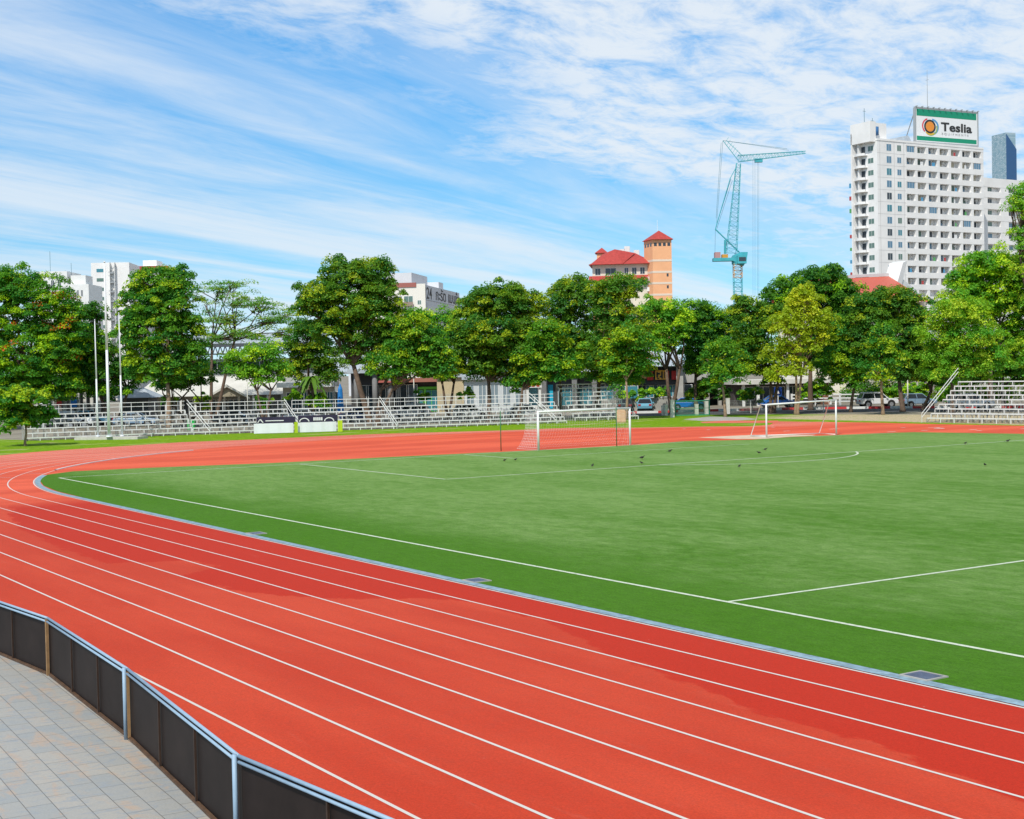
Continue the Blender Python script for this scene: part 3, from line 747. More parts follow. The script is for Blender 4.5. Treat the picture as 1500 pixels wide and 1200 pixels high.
# white rail fence beyond the road
rp = [P(1160, 594.6), P(1255, 593.9), P(1352, 593.2)]
a = rp[0]; t = thing('rail_fence', 'white three-rail fence behind the road, between the trees and the white car', 'fence', (a[0], a[1], 0))
rp = [(x-a[0], y-a[1]) for x, y in resample(rp, 3.0)]
for (x, y) in rp: MB().box(x-.09, x+.09, y-.09, y+.09, 0, 1.5).build('post', WHITE, t)
m = MB()
for i in range(len(rp)-1):
    p_, q_ = np.array(rp[i]), np.array(rp[i+1]); dd = (q_-p_)/np.linalg.norm(q_-p_); nn = np.array([-dd[1], dd[0]])*.04
    for z in (.45, .85, 1.28):
        A1, B1, C1, D1 = p_-nn, q_-nn, q_+nn, p_+nn
        for (e, f) in ((A1, B1), (B1, C1), (C1, D1), (D1, A1)): m.face([(*e, z), (*f, z), (*f, z+.14), (*e, z+.14)])
        m.face([(*A1, z+.14), (*B1, z+.14), (*C1, z+.14), (*D1, z+.14)])
m.build('rail', WHITE, t)

# ------------------------------------------------------------------ buildings
def V3(x, y, d): p = P3(x, y, d); return (float(p[0]), float(p[1]), float(p[2]))
def bframe(name, label, A, B, group=None, z=0.):
    a, b3 = V3(*A), V3(*B); L = math.hypot(b3[0]-a[0], b3[1]-a[1])
    t = thing(name, label, 'building', (a[0], a[1], z), math.atan2(b3[1]-a[1], b3[0]-a[0]), group); return t, L
def zat(px, py, d): return V3(px, py, d)[2]
def window(t, x, z, w, h, y=-.0, m=GLASSD, frame=WHITE, side=None, name='window', mullions=1):
    """flat window part on the local -y face (or on the x=0 side face)"""
    fm = MB(); fb = .06
    def bx(mm, a0, a1, b0, b1, z0, z1):
        if side is None: mm.box(a0, a1, y+b0, y+b1, z0, z1)
        else: mm.box(side+b0, side+b1, a0, a1, z0, z1)
    bx(fm, x, x+w, -.03, .0, z, z+fb); bx(fm, x, x+w, -.03, .0, z+h-fb, z+h); bx(fm, x, x+fb, -.029, .0, z, z+h); bx(fm, x+w-fb, x+w, -.029, .0, z, z+h)
    for q in range(1, mullions+1): xx = x+w*q/(mullions+1); bx(fm, xx-fb/2, xx+fb/2, -.028, .0, z, z+h)
    o = fm.build(name, frame, t); gm = MB(); bx(gm, x+fb, x+w-fb, -.015, -.004, z+fb, z+h-fb); gm.build('pane', m, o); return o

# the tall white hotel ---------------------------------------------------------
t, HL = bframe('hotel_tower', 'tall white tower block with a grid of recessed balconies and a roof billboard', (1286, 300, 350), (1441, 300, 369))
HT = t; HR = t.rotation_euler[2]
FH = 2.97; ztop = zat(1286, 203, 350)
zrow0 = zat(1303, 216.3, 352)
NR = 15; DEP = 7.4
def lx(px, rx=350.): # local x on the right face for an image column
    lo, hi = -5., 60.
    A_ = np.array([t.location[0], t.location[1]]); dd = np.array([cos(HR), sin(HR)])
    for _ in range(40):
        mid = (lo+hi)/2; p = A_+dd*mid; v = np.array([p[0], p[1], 40.])-O; x = 750+FPX*(v@rt)/(v@fw)
        if x < px: lo = mid
        else: hi = mid
    return (lo+hi)/2
bx_c = [lx(v) for v in (1335.3, 1351.3, 1367.5, 1384.2, 1400.7, 1417.2, 1432.8)]
x_a, x_b = lx(1303.3), lx(1318.2)
REC = 1.5
wall = MB(); wall.box(.0, HL, REC, DEP, 0, ztop-.5)                 # core
xr0 = bx_c[0]-1.75
wall.box(.002, xr0, .003, REC-.002, 0, ztop-.5)                       # solid left part
piers = [xr0]+[(bx_c[i]+bx_c[i+1])/2 for i in range(6)]+[HL-.35]
for i, x in enumerate(piers[1:], 1): wall.box(x-.42, x+.42, .002, REC-.003, 0, ztop-.5)
wall.box(xr0, xr0+.3, .0025, REC-.003, 0, ztop-.5)
wall.build('wall', HOTELW, t)
sp = MB()
for r_ in range(NR+1):
    zc = zrow0-FH*r_+FH
    z0_, z1_ = zc-FH+.82, zc-.80
    sp.box(xr0, HL, -.04, REC-.01, z0_, z1_ if r_ else ztop-.5)
sp.box(xr0, HL, -.041, REC-.012, 0, zrow0-FH*NR-.8)
sp.build('balcony_parapet', HOTELW, t)
m = MB(); m.box(-.1, HL+.1, -.12, DEP, ztop-.49, ztop); m.build('roof_edge', HOTELW, t)
m = MB()
for r_ in range(NR): m.box(0.01, xr0-.01, -.012, .0, zrow0-FH*r_-FH/2-.03, zrow0-FH*r_-FH/2+.03)
for xx in (lx(1290), lx(1311), lx(1325)): m.box(xx-.04, xx+.04, -.014, -.001, 0, ztop-.5)
m.build('joint_line', mat('joint_grey', (.45, .44, .43), .8), t)
rnd = random.Random(3)
AC = mat('ac_unit', (.6, .6, .58), .6); CURT = mat('curtain_cream', (.5, .46, .36), .8); GREENG = mat('green_glass', (.12, .2, .17), .2, .5)
cloth = [mat('laundry_blue', (.08, .3, .5), .8), mat('laundry_red', (.45, .06, .06), .8), mat('laundry_green', (.1, .35, .12), .8), mat('laundry_white', (.7, .7, .7), .8)]
for r_ in range(12):
    zc = zrow0-FH*r_
    window(t, x_a-.85, zc-.9, 1.7, 1.75, -.002, rnd.choice([GLASSB, GLASSD, GLASST]), name='narrow_window')
    window(t, x_b-.72, zc-.75, 1.45, 1.5, -.002, rnd.choice([GLASSB, GLASST, GREENG]), name='small_window')
    for c in range(7):
        closed = (r_, c) in ((0, 0), (1, 6), (3, 0), (5, 2), (6, 5))
        xx = bx_c[c]
        if closed:
            window(t, xx-1.28, zc-.78, 2.5, 1.6, .06, GLASSB, name='glazed_balcony', mullions=2)
        else:
            window(t, xx-1.2, zc-.80, 1.9+.4*rnd.random(), 1.62, REC-.02, rnd.choice([GLASSD, GLASSD, GREENG, CURT, GLASSB]), name='balcony_door')
            k = rnd.random()
            if k < .35: m = MB(); m.box(xx+.25, xx+1.05, REC-.6, REC-.1, zc+.05, zc+.6); m.build('air_conditioner', AC, t)
            elif k < .6:
                m = MB(); w0 = rnd.uniform(-.9, .1); m.box(xx+w0, xx+w0+rnd.uniform(.4, 1.1), .3, .34, zc-.75, zc+.15); m.build('laundry', rnd.choice(cloth), t)
# left wing (stair and balcony stack) going back from the corner
def ly(px):
    A_ = np.array([t.location[0], t.location[1]]); dd = np.array([-sin(HR), cos(HR)]); lo, hi = -1., 30.
    for _ in range(40):
        mid = (lo+hi)/2; p = A_+dd*mid; v = np.array([p[0], p[1], 35.])-O; x = 750+FPX*(v@rt)/(v@fw)
        if x > px: lo = mid
        else: hi = mid
    return (lo+hi)/2
yw = ly(1277.3); yb0 = ly(1272.5); yb1 = ly(1257)
for r_ in range(13):
    zc = zrow0-FH*(r_)-.25
    if zc < 12: break
    window(t, yw-.9, zc-.65, 1.9, 1.35, m=GREENG, side=-.002, name='side_window')
    o = MB()
    o.box(-1.0, -.003, yb0, yb1, zc-1.55, zc-1.35); 
    npt = 8
    poly = [(-1.0-.7*sin(pi*q/npt), yb0+(yb1-yb0)*q/npt) for q in range(npt+1)]
    for q in range(npt):
        (xa, ya), (xb, yb) = poly[q], poly[q+1]
        o.face([(xb, yb, zc-1.56), (xa, ya, zc-1.56), (xa, ya, zc-.95), (xb, yb, zc-.95)]); o.face([(xa+.12, ya, zc-1.4), (xb+.12, yb, zc-1.4), (xb+.12, yb, zc-.95), (xa+.12, ya, zc-.95)])
        o.face([(xa, ya, zc-1.56), (xb, yb, zc-1.56), (-.9, yb, zc-1.56), (-.9, ya, zc-1.56)])
    bal = o.build('side_balcony', HOTELW, t)
    m = MB(); m.box(-.05, -.004, yb0+.8, yb0+2.6, zc-1.3, zc+.75); m.build('door', GLASSD, bal)
m = MB(); m.box(-1.1, -.004, (yb0+yb1)/2+.2, (yb0+yb1)/2+.5, 0, ztop+1.); m.box(-1.7, -.004, yb1-.02, yb1+.4, 0, zrow0+FH*1.3)
m.build('fin_wall', HOTELW, t)
zt2 = zat(1262, 181.5, 353)
m = MB(); m.box(-1.7, 0.2, .6, yb1+.45, zrow0+1.2, zt2); m.box(.21, 5.2, 2., 2.4, ztop, ztop+4.2); m.box(4.3, 5.2, 2.41, 6, ztop, ztop+3.8); m.box(.21, 5.2, 2.41, 6, ztop+3.81, ztop+4.2); m.build('lift_house', HOTELW, t)
m = MB(); m.tube((.9, 1.4, ztop+1), (.9, 1.4, ztop+3), .8, n=10); m.build('water_tank', mat('tank_blue', (.05, .16, .35), .5), t, True)
m = MB(); m.prism([(7.5, ztop), (14, ztop), (12.8, ztop+1.8), (9.5, ztop+1.2)], 2, 5); m.build('roof_shed', METROOF, t)
for (xx, hh) in ((-1.2, zt2+3.5), (1.5, ztop+5.5)):
    m = MB(); m.tube((xx, 3, ztop-1), (xx, 3, hh), .06, n=4); m.tube((xx-.5, 3, hh-.7), (xx+.5, 3, hh-.7), .05, n=4); m.build('aerial', CABLE, t)
# laundry clusters hanging off the left balconies
for k in range(8):
    zc = zrow0-FH*(3+k*1.05); m = MB(); m.box(-1.9, -1.5, yb1+.45, yb1+.9, zc-.4, zc+.3+.4*rnd.random()); m.build('laundry', cloth[k % 3], t)

# billboard ----------------------------------------------------------------------
zb0, zb1 = zat(1341, 206.5, 359), zat(1341, 158, 359)
a = V3(1341.5, 190, 359); b3 = V3(1431.5, 190, 368.5)
L = math.hypot(b3[0]-a[0], b3[1]-a[1]); h = zb1-zb0
t = thing('roof_billboard', 'green and white rooftop billboard with an orange blob logo on the tower block', 'billboard', (a[0], a[1], ztop), math.atan2(b3[1]-a[1], b3[0]-a[0]))
z0_ = zb0-ztop; BG = mat('billboard_green', (.005, .27, .15), .5); BW = mat('billboard_white', (.82, .82, .82), .5)
m = MB(); m.box(0, L, 0, .3, z0_, z0_+h); m.build('panel', BW, t)
m = MB(); m.face([(.3, -.02, z0_+h*.77), (L-.3, -.02, z0_+h*.77), (L-.3, -.02, z0_+h*.975), (.3, -.02, z0_+h*.975)]); m.face([(.3, -.02, z0_+h*.03), (L-.3, -.02, z0_+h*.03), (L-.3, -.02, z0_+h*.16), (.3, -.02, z0_+h*.16)]); m.build('green_band', BG, t)
GREYS = mat('frame_grey', (.35, .37, .38), .5)
m = MB(); m.box(-.3, 0, -.15, .4, z0_-.4, z0_+h+.3); m.box(L, L+.3, -.15, .4, z0_-.4, z0_+h+.3); m.box(-.0, L, -.15, .4, z0_+h, z0_+h+.28); m.box(0, L, -.15, .4, z0_-.4, z0_)
for q in range(12): m.box(L*q/11-.12, L*q/11+.12, -.7, -.1, z0_+h+.28, z0_+h+.45)
for q in range(6): m.box(L*q/5-.1, L*q/5+.1, .5, .8, -.1, z0_+h); m.tube((L*q/5, .8, z0_+h*.8), (L*q/5, 4.5, 0), .12, n=4)
m.build('frame', GREYS, t)
def arcring(m, cx, cz, r0, r1, a0, a1, y, sx=1., n=24):
    for q in range(n):
        t0, t1 = a0+(a1-a0)*q/n, a0+(a1-a0)*(q+1)/n
        m.face([(cx+r0*sx*cos(t0), y, cz+r0*sin(t0)), (cx+r1*sx*cos(t0), y, cz+r1*sin(t0)), (cx+r1*sx*cos(t1), y, cz+r1*sin(t1)), (cx+r0*sx*cos(t1), y, cz+r0*sin(t1))])
cx, cz = L*.225, z0_+h*.465; Rr = h*.215
for (nm, col, ox, oz, r0, r1, a0, a1, y) in (
    ('logo_blue', (.10, .32, .60), .42, .0, .85, 1.12, -pi/2, pi/2, -.030), ('logo_green', (.30, .42, .10), .15, -.12, .95, 1.15, -2.2, .3, -.034),
    ('logo_red', (.70, .06, .08), -.22, .05, .92, 1.12, 1.8, 4.0, -.038), ('logo_yellow', (.75, .45, .05), .05, -.10, .88, 1.08, -2.4, -.9, -.042),
    ('logo_ring', (.03, .03, .03), 0, 0, .72, .98, 0, 2*pi, -.046), ('logo_disc', (.80, .28, .04), 0, 0, 0.001, .70, 0, 2*pi, -.050)):
    m = MB(); arcring(m, cx+ox*Rr, cz+oz*Rr, r0*Rr, r1*Rr, a0, a1, y, 1.12); m.build(nm, mat(nm, col, .5), t)
def text(body, size, loc, m, parent, name='lettering', sx=1., bold=.0, ext=.01):
    tx = bpy.data.curves.new(name, 'FONT'); tx.body = body; tx.size = size; tx.extrude = ext; tx.offset = bold; tx.resolution_u = 3
    to = bpy.data.objects.new('tmp', tx); COL.objects.link(to); bpy.context.view_layer.update()
    me = bpy.data.meshes.new_from_object(to.evaluated_get(bpy.context.evaluated_depsgraph_get())); bpy.data.objects.remove(to)
    o = bpy.data.objects.new(name, me); COL.objects.link(o); me.materials.clear(); me.materials.append(m); o.parent = parent
    o.location = loc; o.rotation_euler = (pi/2, 0, 0); o.scale = (sx, 1, 1); return o
INK = mat('lettering_black', (.03, .03, .03), .6)
text('Teslia', h*.36, (L*.405, -.06, z0_+h*.37), INK, t, bold=h*.010, sx=1.5)
text('E Q U I P M E N T S', h*.085, (L*.41, -.06, z0_+h*.25), mat('lettering_grey', (.45, .45, .45), .6), t, name='small_lettering', sx=1.55)
# mast behind
p = V3(1358.5, 150, 362); q = zat(1358.5, 103, 362)
o = MB().tube((0, 0, 0), (0, 0, q-ztop), .14, .04, n=5).tube((-.5, 0, q-ztop-2.5), (.5, 0, q-ztop-2.5), .05, n=4).build('antenna_mast', GREYS); o.location = (p[0], p[1], ztop); tag(o, 'thin tall antenna mast rising behind the roof billboard', 'antenna')

# lower white block to its right, blue glass tower behind --------------------------
t, L = bframe('apartment_block', 'lower white apartment block right of the tower, partly behind the tall tree', (1441, 300, 382), (1560, 300, 400))
zt_ = zat(1450, 262, 384)
m = MB(); m.box(0, L, 1.3, 16, 0, zt_); 
for k in range(5): x = k*L/4; m.box(max(x-1.6, 0), min(x+1.6, L), 0, 1.299, 0, zt_)
m.build('wall', HOTELW, t); m = MB()
for k in range(14): m.box(.01, L-.01, -.04, 1.29, zt_-3.1*k-2.0 if k else zt_-2.3, zt_-3.1*k-.4 if k else zt_+.1)
m.build('balcony_parapet', HOTELW, t)
for k in range(9):
    for c in range(4):
        window(t, c*L/4+2.0, zt_-3.1*k-3.45, 2.8, 1.3, 1.28, rnd.choice([GLASSD, GLASSB, GREENG]), name='window', mullions=2)
t, L = bframe('glass_tower', 'far blue glass tower with a slanted top behind the white block', (1453, 230, 560), (1474, 230, 552))
m = MB(); L2 = 9.; za, zb = zat(1462, 197, 556), zat(1475, 195.5, 552)
GT = nodes_mat('lattice_glass'); mm_, nt, N_, L_, b_ = GT; T = NT(nt); tcn = N_.new('ShaderNodeTexCoord')
br = N_.new('ShaderNodeTexBrick'); br.inputs['Scale'].default_value = .55; br.inputs['Color1'].default_value = (.24, .38, .45, 1); br.inputs['Color2'].default_value = (.45, .55, .6, 1); br.inputs['Mortar'].default_value = (.08, .15, .2, 1)
mpn = N_.new('ShaderNodeMapping'); mpn.inputs['Rotation'].default_value = (pi/2, 0, 0); L_.new(tcn.outputs['Object'], mpn.inputs[0]); L_.new(mpn.outputs[0], br.inputs['Vector']); L_.new(br.outputs[0], b_.inputs[0]); b_.inputs['Roughness'].default_value = .25
m.box(0, L, .01, 4.4, 0, za); m.build('light_facade', mm_, t)
m = MB(); d2 = 9.5
# dark face recedes to the right, its top slopes down
m.v = []; pts_ = [(L+.02, 0), (L+3.6, 5.)]
y5 = 4.5
m.face([(L+.02, 0, 0), (L+.4, y5, 0), (L+.4, y5, zb-6), (L+.02, 0, zb)]); m.face([(L+.4, y5, 0), (L-3, y5, 0), (L-3, y5, zb-6), (L+.4, y5, zb-6)])
m.face([(L+.02, 0, zb), (L+.4, y5, zb-6), (L-3, y5, zb-6)])
m.build('dark_facade', mat('navy_glass', (.02, .08, .20), .2, .6), t)
# red roofed hall in front of the hotel --------------------------------------------
t, L = bframe('red_roof_hall', 'low hall with a red roof and a white gable fin in front of the tower', (1246, 430, 232), (1356, 430, 250))
z0_, z1_ = zat(1250, 441, 238), zat(1250, 410, 238)
z1b = zat(1343, 402.5, 252)
m = MB(); m.box(0, L, 0, 14, 0, z0_); m.build('wall', CREAM, t)
m = MB(); m.face([(-1, -1.5, z0_), (L-1.5, -1.5, z0_), (L-.2, 7, z1b), (-1, 7, z1_)]); m.face([(L-1.5, 15.5, z0_), (-1, 15.5, z0_), (-1, 7, z1_), (L-.2, 7, z1b)]); m.face([(-1, -1.5, z0_), (-1, 7, z1_), (-1, 15.5, z0_)]); m.build('roof', mat('red_sheet_roof', (.62, .12, .07), .5, noise=.1), t)
m = MB(); m.prism([(-1.2, z1_+.05), (L-.2, z1b+.05), (L-.2, z1b+.55), (-1.2, z1_+.45)], 6.9, 7.1); m.build('ridge_cap', WHITE, t)
zf = zat(1360, 390, 252)
m = MB(); m.prism([(L-2.6, z0_), (L-.4, z0_), (L+3.2, zf+1.3), (L+1.7, zf+.9)], 5.2, 7.9); m.prism([(L-.39, z0_), (L+7, z0_), (L+7, z0_+2.6), (L+2.1, z0_+4.4)], 5.4, 7.7); m.build('gable_fin', WHITE, t)

# orange building with red roofs ----------------------------------------------------
t, L = bframe('orange_building', 'orange and cream building with red tiled roofs and a stair tower', (868, 420, 420), (957, 420, 418))
def Z(px, py, d=424): return zat(px, py, d)
zb_, ze, zr, ze2 = 0, Z(910, 389), Z(910, 371), Z(910, 408)
s_ = L/89.0
X_ = lambda px: (px-868)*s_
m = MB(); m.box(0, L, .6, 14, 0, ze); m.build('wall', CREAM, t)
m = MB(); m.box(X_(868)-.05, X_(890), .5, .6, 0, Z(880, 411)); m.build('orange_band', ORANGE, t)
m = MB(); x0, x1, y0_, y1_ = -1., L+.8, -1.2, 15.
m.face([(x0, y0_, ze), (x1, y0_, ze), (x1-6, 7, zr), (x0+6.5, 7, zr)]); m.face([(x1, y1_, ze), (x0, y1_, ze), (x0+6.5, 7, zr), (x1-6, 7, zr)]); m.face([(x0, y1_, ze), (x0, y0_, ze), (x0+6.5, 7, zr)]); m.face([(x1, y0_, ze), (x1, y1_, ze), (x1-6, 7, zr)])
m.face([(x0, y0_, ze-.01), (x0, y1_, ze-.01), (x1, y1_, ze-.01), (x1, y0_, ze-.01)])
gx = X_(898); m.face([(gx-6.5, -1.5, ze), (gx+3, -1.5, ze), (gx+.5, 5, zr+1.2)]); m.face([(gx+3, -1.5, ze), (gx+6.5, 6, zr), (gx+.5, 5, zr+1.2)]); m.face([(gx-6.5, -1.5, ze), (gx+.5, 5, zr+1.2), (gx-3, 6, zr)])
m.build('roof', REDROOF, t)
m = MB(); m.face([(x0, -1.6, ze2-.9), (X_(950), -1.6, ze2-.9), (X_(950), .55, ze2+.6), (x0, .55, ze2+.6)]); m.face([(x0, -1.6, ze2-.92), (x0, .55, ze2-.92), (X_(950), .55, ze2-.92), (X_(950), -1.6, ze2-.92)]); m.build('lower_roof', REDROOF, t)
for (za_, zb2) in ((Z(910, 398.5), 0), (Z(910, 415), 0)):
    for (pa, pb) in ((872, 880), (887, 903), (915, 921), (926, 933), (938, 945), (950, 956)):
        window(t, X_(pa), za_-1.1, (pb-pa)*s_, 2.0, .59, GLASSD)
m = MB()
for k in range(3): m.box(X_(948), X_(957), -.6, .58, Z(950, 409+k*15)-.9, Z(950, 409+k*15)+.3)
m.build('side_balcony', WHITE, t)
m = MB(); xm = X_(873); m.box(xm, xm+2.6, 8, 13, ze, Z(880, 370)); m.build('turret', ORANGE, t)
m = MB(); zt3, zt4 = Z(880, 369.5), Z(880, 360.5)
for a4 in (((xm-.6, 7.4), (xm+3.4, 7.4)), ((xm+3.4, 7.4), (xm+3.4, 13.6)), ((xm+3.4, 13.6), (xm-.6, 13.6)), ((xm-.6, 13.6), (xm-.6, 7.4))): m.face([(*a4[0], zt3), (*a4[1], zt3), (xm+1.4, 10.5, zt4)])
m.build('turret_roof', REDROOF, t)
# stair tower: a square shaft turned so that a narrow left face shows
xa, xb = X_(944), X_(984.5); za_ = Z(965, 356, 426)
wl = X_(957)-xa
m = MB(); m.v = []
A3, B3, C3, D3 = (xa+wl, -3.2), (xb, -2.2), (xb-1.4, 5.5), (xa, 2.8)
def shaft(m, z0, z1, g=0.):
    P4 = [(A3[0]-0*g, A3[1]-g), (B3[0]+g, B3[1]-g), (C3[0]+g, C3[1]+g), (D3[0]-g, D3[1])]
    for i in range(4): p, q = P4[i], P4[(i+1) % 4]; m.face([(*p, z0), (*q, z0), (*q, z1), (*p, z1)])
    m.face([(*p, z1) for p in P4]); m.face([(*p, z0) for p in P4[::-1]])
shaft(m, 0, za_); m.build('stair_tower', ORANGE, t)
m = MB()
for py in (385, 401.5, 417.5, 434): zz_ = Z(965, py, 424); shaft(m, zz_-.3, zz_+.3, .05)
m.build('tower_string_course', mat('pale_trim', (.75, .62, .5), .7), t)
m = MB(); ex = [(A3[0]-.3, A3[1]-1.0), (B3[0]+.6, B3[1]-.6), (C3[0]+.6, C3[1]+.6), (D3[0]-.6, D3[1]+.1)]
for i in range(4): m.face([(*ex[i], za_), (*ex[(i+1) % 4], za_), ((xa+xb)/2+.4, 1., Z(962, 341.5, 426))])
m.face([(*e, za_-.01) for e in ex[::-1]]); m.build('tower_roof', REDROOF, t)
dx, dy = B3[0]-A3[0], B3[1]-A3[1]
for q in range(4):
    f0, f1 = .08+q*.235, .08+q*.235+.15; zz_ = Z(968, 364.5, 424); m = MB(); yo = -.02
    m.face([(A3[0]+dx*f0, A3[1]+dy*f0+yo, zz_), (A3[0]+dx*f1, A3[1]+dy*f1+yo, zz_), (A3[0]+dx*f1, A3[1]+dy*f1+yo, zz_+1.0), (A3[0]+dx*f0, A3[1]+dy*f0+yo, zz_+1.0)]); m.build('tower_window', GLASSD, t)
dx, dy = A3[0]-D3[0], A3[1]-D3[1]
for q in range(3):
    f0, f1 = .1+q*.31, .1+q*.31+.18; m = MB(); zz_ = Z(968, 364.5, 424)
    m.face([(D3[0]+dx*f0-.03, D3[1]+dy*f0-.03, zz_), (D3[0]+dx*f1-.03, D3[1]+dy*f1-.03, zz_), (D3[0]+dx*f1-.03, D3[1]+dy*f1-.03, zz_+1.), (D3[0]+dx*f0-.03, D3[1]+dy*f0-.03, zz_+1.)]); m.build('tower_window', GLASSD, t)
for py in (406, 423):
    zz_ = Z(977, py, 424); m = MB(); f0, f1 = .72, .82; dx, dy = B3[0]-A3[0], B3[1]-A3[1]
    m.face([(A3[0]+dx*f0, A3[1]+dy*f0-.02, zz_-.4), (A3[0]+dx*f1, A3[1]+dy*f1-.02, zz_-.4), (A3[0]+dx*f1, A3[1]+dy*f1-.02, zz_+.5), (A3[0]+dx*f0, A3[1]+dy*f0-.02, zz_+.5)]); m.build('tower_window', GLASSD, t)
m = MB(); 
for (xx, h_) in ((X_(907), 1.6), (X_(914), 2.4), (X_(928), 1.2)): m.box(xx, xx+1.6, 10, 12, zr-.5, zr+h_)
m.tube(((xa+xb)/2, 1, Z(962, 342, 426)), ((xa+xb)/2, 1, Z(962, 326, 426)), .06, n=4); m.build('roof_equipment', WHITE, t)

# building with the 24 sign ----------------------------------------------------------
SIDEB = mat('pale_grey_wall', (.66, .67, .70), .75, noise=.08, nscale=.3)
t, L = bframe('mansion_block', 'cream and grey apartment block with black numerals and Thai letters on its top band', (622, 440, 320), (673, 440, 358))
zt_ = zat(622, 417, 320)
m = MB(); m.box(0, L, 0, 18, 0, zt_); m.build('wall', SIDEB, t)
# its left face (x=0 side): cream skin
Ly = 12.
m = MB(); m.box(-.25, -.003, -.25, Ly, 0, zt_+.2); m.build('front_wall', mat('mansion_cream', (.78, .74, .66), .7), t)
m = MB(); m.box(-.45, -.0, 1.8, Ly, zt_-.5, zt_+.5); m.build('eave_band', mat('eave_red', (.35, .12, .10), .7), t)
m = MB(); m.box(.5, L*.42, 3, 9, zt_+.001, zt_+2.8); m.box(L*.62, L*.75, 2, 6, zt_+.001, zt_+2.0); m.build('roof_house', SIDEB, t)
for k in range(4):
    zz_ = zat(605, 440, 322)-3.05*k
    for (ya, w) in ((2.6, 2.1), (5.1, 2.1), (.7, .9)):
        window(t, ya, zz_-1.1, w, 2.0 if w > 1 else 1.0, side=-.252, m=rnd.choice([GREENG, CURT, GLASSD]))
        if w > 1:
            m = MB(); m.box(-.75, -.26, ya-.1, ya+w+.1, zz_-1.35, zz_-1.25); m.box(-.75, -.70, ya-.1, ya+w+.1, zz_-1.249, zz_-.45); m.build('balcony', mat('balcony_brown', (.30, .22, .18), .7), t)
m = MB()
for k in range(4): m.box(.3, L-.3, -.06, -.001, zt_-3.4-3.05*k, zt_-3.3-3.05*k)
for k in range(3): m.box(2.0, 2.3, -.05, -.001, zt_-5.2-3.*k, zt_-3.9-3.*k)
m.build('string_course', mat('grey_trim', (.35, .35, .37), .7), t)
ls = 2.7/5
text('24', 4.3*ls*1.6, (L*.05, -.05, zt_-3.0), INK, t, sx=1.5, bold=.03)
text('กะรัต', 4.3*ls*1.5, (L*.29, -.05, zt_-2.9), INK, t, sx=1.6, bold=.03)
text('แมนชั่น', 4.3*ls*1.5, (L*.64, -.05, zt_-2.9), INK, t, sx=1.35, bold=.03)
m = MB(); m.box(L*.02, L*.035, -.06, -.002, zt_-3.2, zt_-.5); m.build('sign_edge', INK, t)

# white towers at the left --------------------------------------------------------------
t, L = bframe('white_tower', 'white tower block with teal windows and a zigzag stair, left of the tallest flag pole', (134, 420, 330), (190, 420, 330.5))
zt_ = zat(150, 386, 332); s_ = L/56
m = MB(); m.box(0, L, 0, 12, 0, zt_); m.build('wall', HOTELW, t)
for k in range(8):
    zz_ = zt_-1.7-2.4*k*.9
    m = MB(); m.box(8*s_, 18*s_, -.05, -.001, zz_-.45, zz_+.3); o = m.build('window', GLASST if k == 0 else GREENG, t)
    m = MB(); x0 = 29*s_; sg = (-1)**k
    m.box(x0, x0+5*s_, -.9, -.002, zz_-.9, zz_-.6); m.tube((x0+2.5*s_-sg*.8, -.5, zz_-.6), (x0+2.5*s_+sg*.8, -.5, zz_+.9), .12, n=4); m.build('stair_flight', GREYS, t)
m = MB(); m.box(28*s_, 28.6*s_, -.9, -.001, 0, zt_); m.box(35*s_, 35.6*s_, -.9, -.001, 0, zt_); m.build('stair_pier', WHITE, t)
t, L = bframe('white_block', 'white block with a stepped roof and red blue banner, behind the round bright tree', (190.5, 410, 345), (250, 410, 345))
s_ = L/62; zt_ = zat(200, 392, 346)
m = MB(); m.box(0, L, 0, 12, 0, zt_); m.box(17*s_, 38*s_, 2, 8, zt_+.001, zat(215, 381.5, 347)); m.build('wall', HOTELW, t)
m = MB(); m.box(-.3, L*.95, -.3, -.002, zt_-1.3, zt_+.2); m.build('tile_band', REDROOF, t)
for k in range(5):
    window(t, 4*s_+k*9*s_, zt_-3.4, 5*s_, 1.3, -.002, GLASSD)
m = MB(); m.box(-1.6*s_, 1.5*s_, -.6, -.301, zt_-1.5, zt_-.1); m.build('blue_panel', GLASSB, t)
t, L = bframe('roof_tank_block', 'pale low block with roof tanks and aerials between the left trees', (52, 430, 300), (130, 430, 300))
s_ = L/78; zt_ = zat(80, 418, 302)
m = MB(); m.box(0, L*.6, 0, 10, 0, zat(70, 399, 302)); m.box(L*.6+.01, L, 0, 10, 0, zt_); m.box(50*s_, 72*s_, 1, 6, zt_+.001, zat(112, 404, 302)); m.build('wall', WHITE, t)
for k in range(4):
    window(t, L*.62+k*3.0*s_*2, zt_-2.6, 2.2*s_*1.5, 1.4, -.002, GLASSD)
for k in range(4): window(t, 3*s_+k*10*s_, zat(70, 399, 302)-3.2, 5*s_, 1.4, -.002, GLASSD)
m = MB()
for (px, ya, yb) in ((68, 399, 368), (99, 405, 385), (90, 402, 396)): x = (px-52)*s_; m.tube((x, 3, zat(px, ya, 302)-1), (x, 3, zat(px, yb, 302)), .05, n=4)
m.box(38*s_, 44*s_, 3, 3.4, zat(92, 400, 302), zat(92, 397.5, 302)); m.build('aerial', CABLE, t)

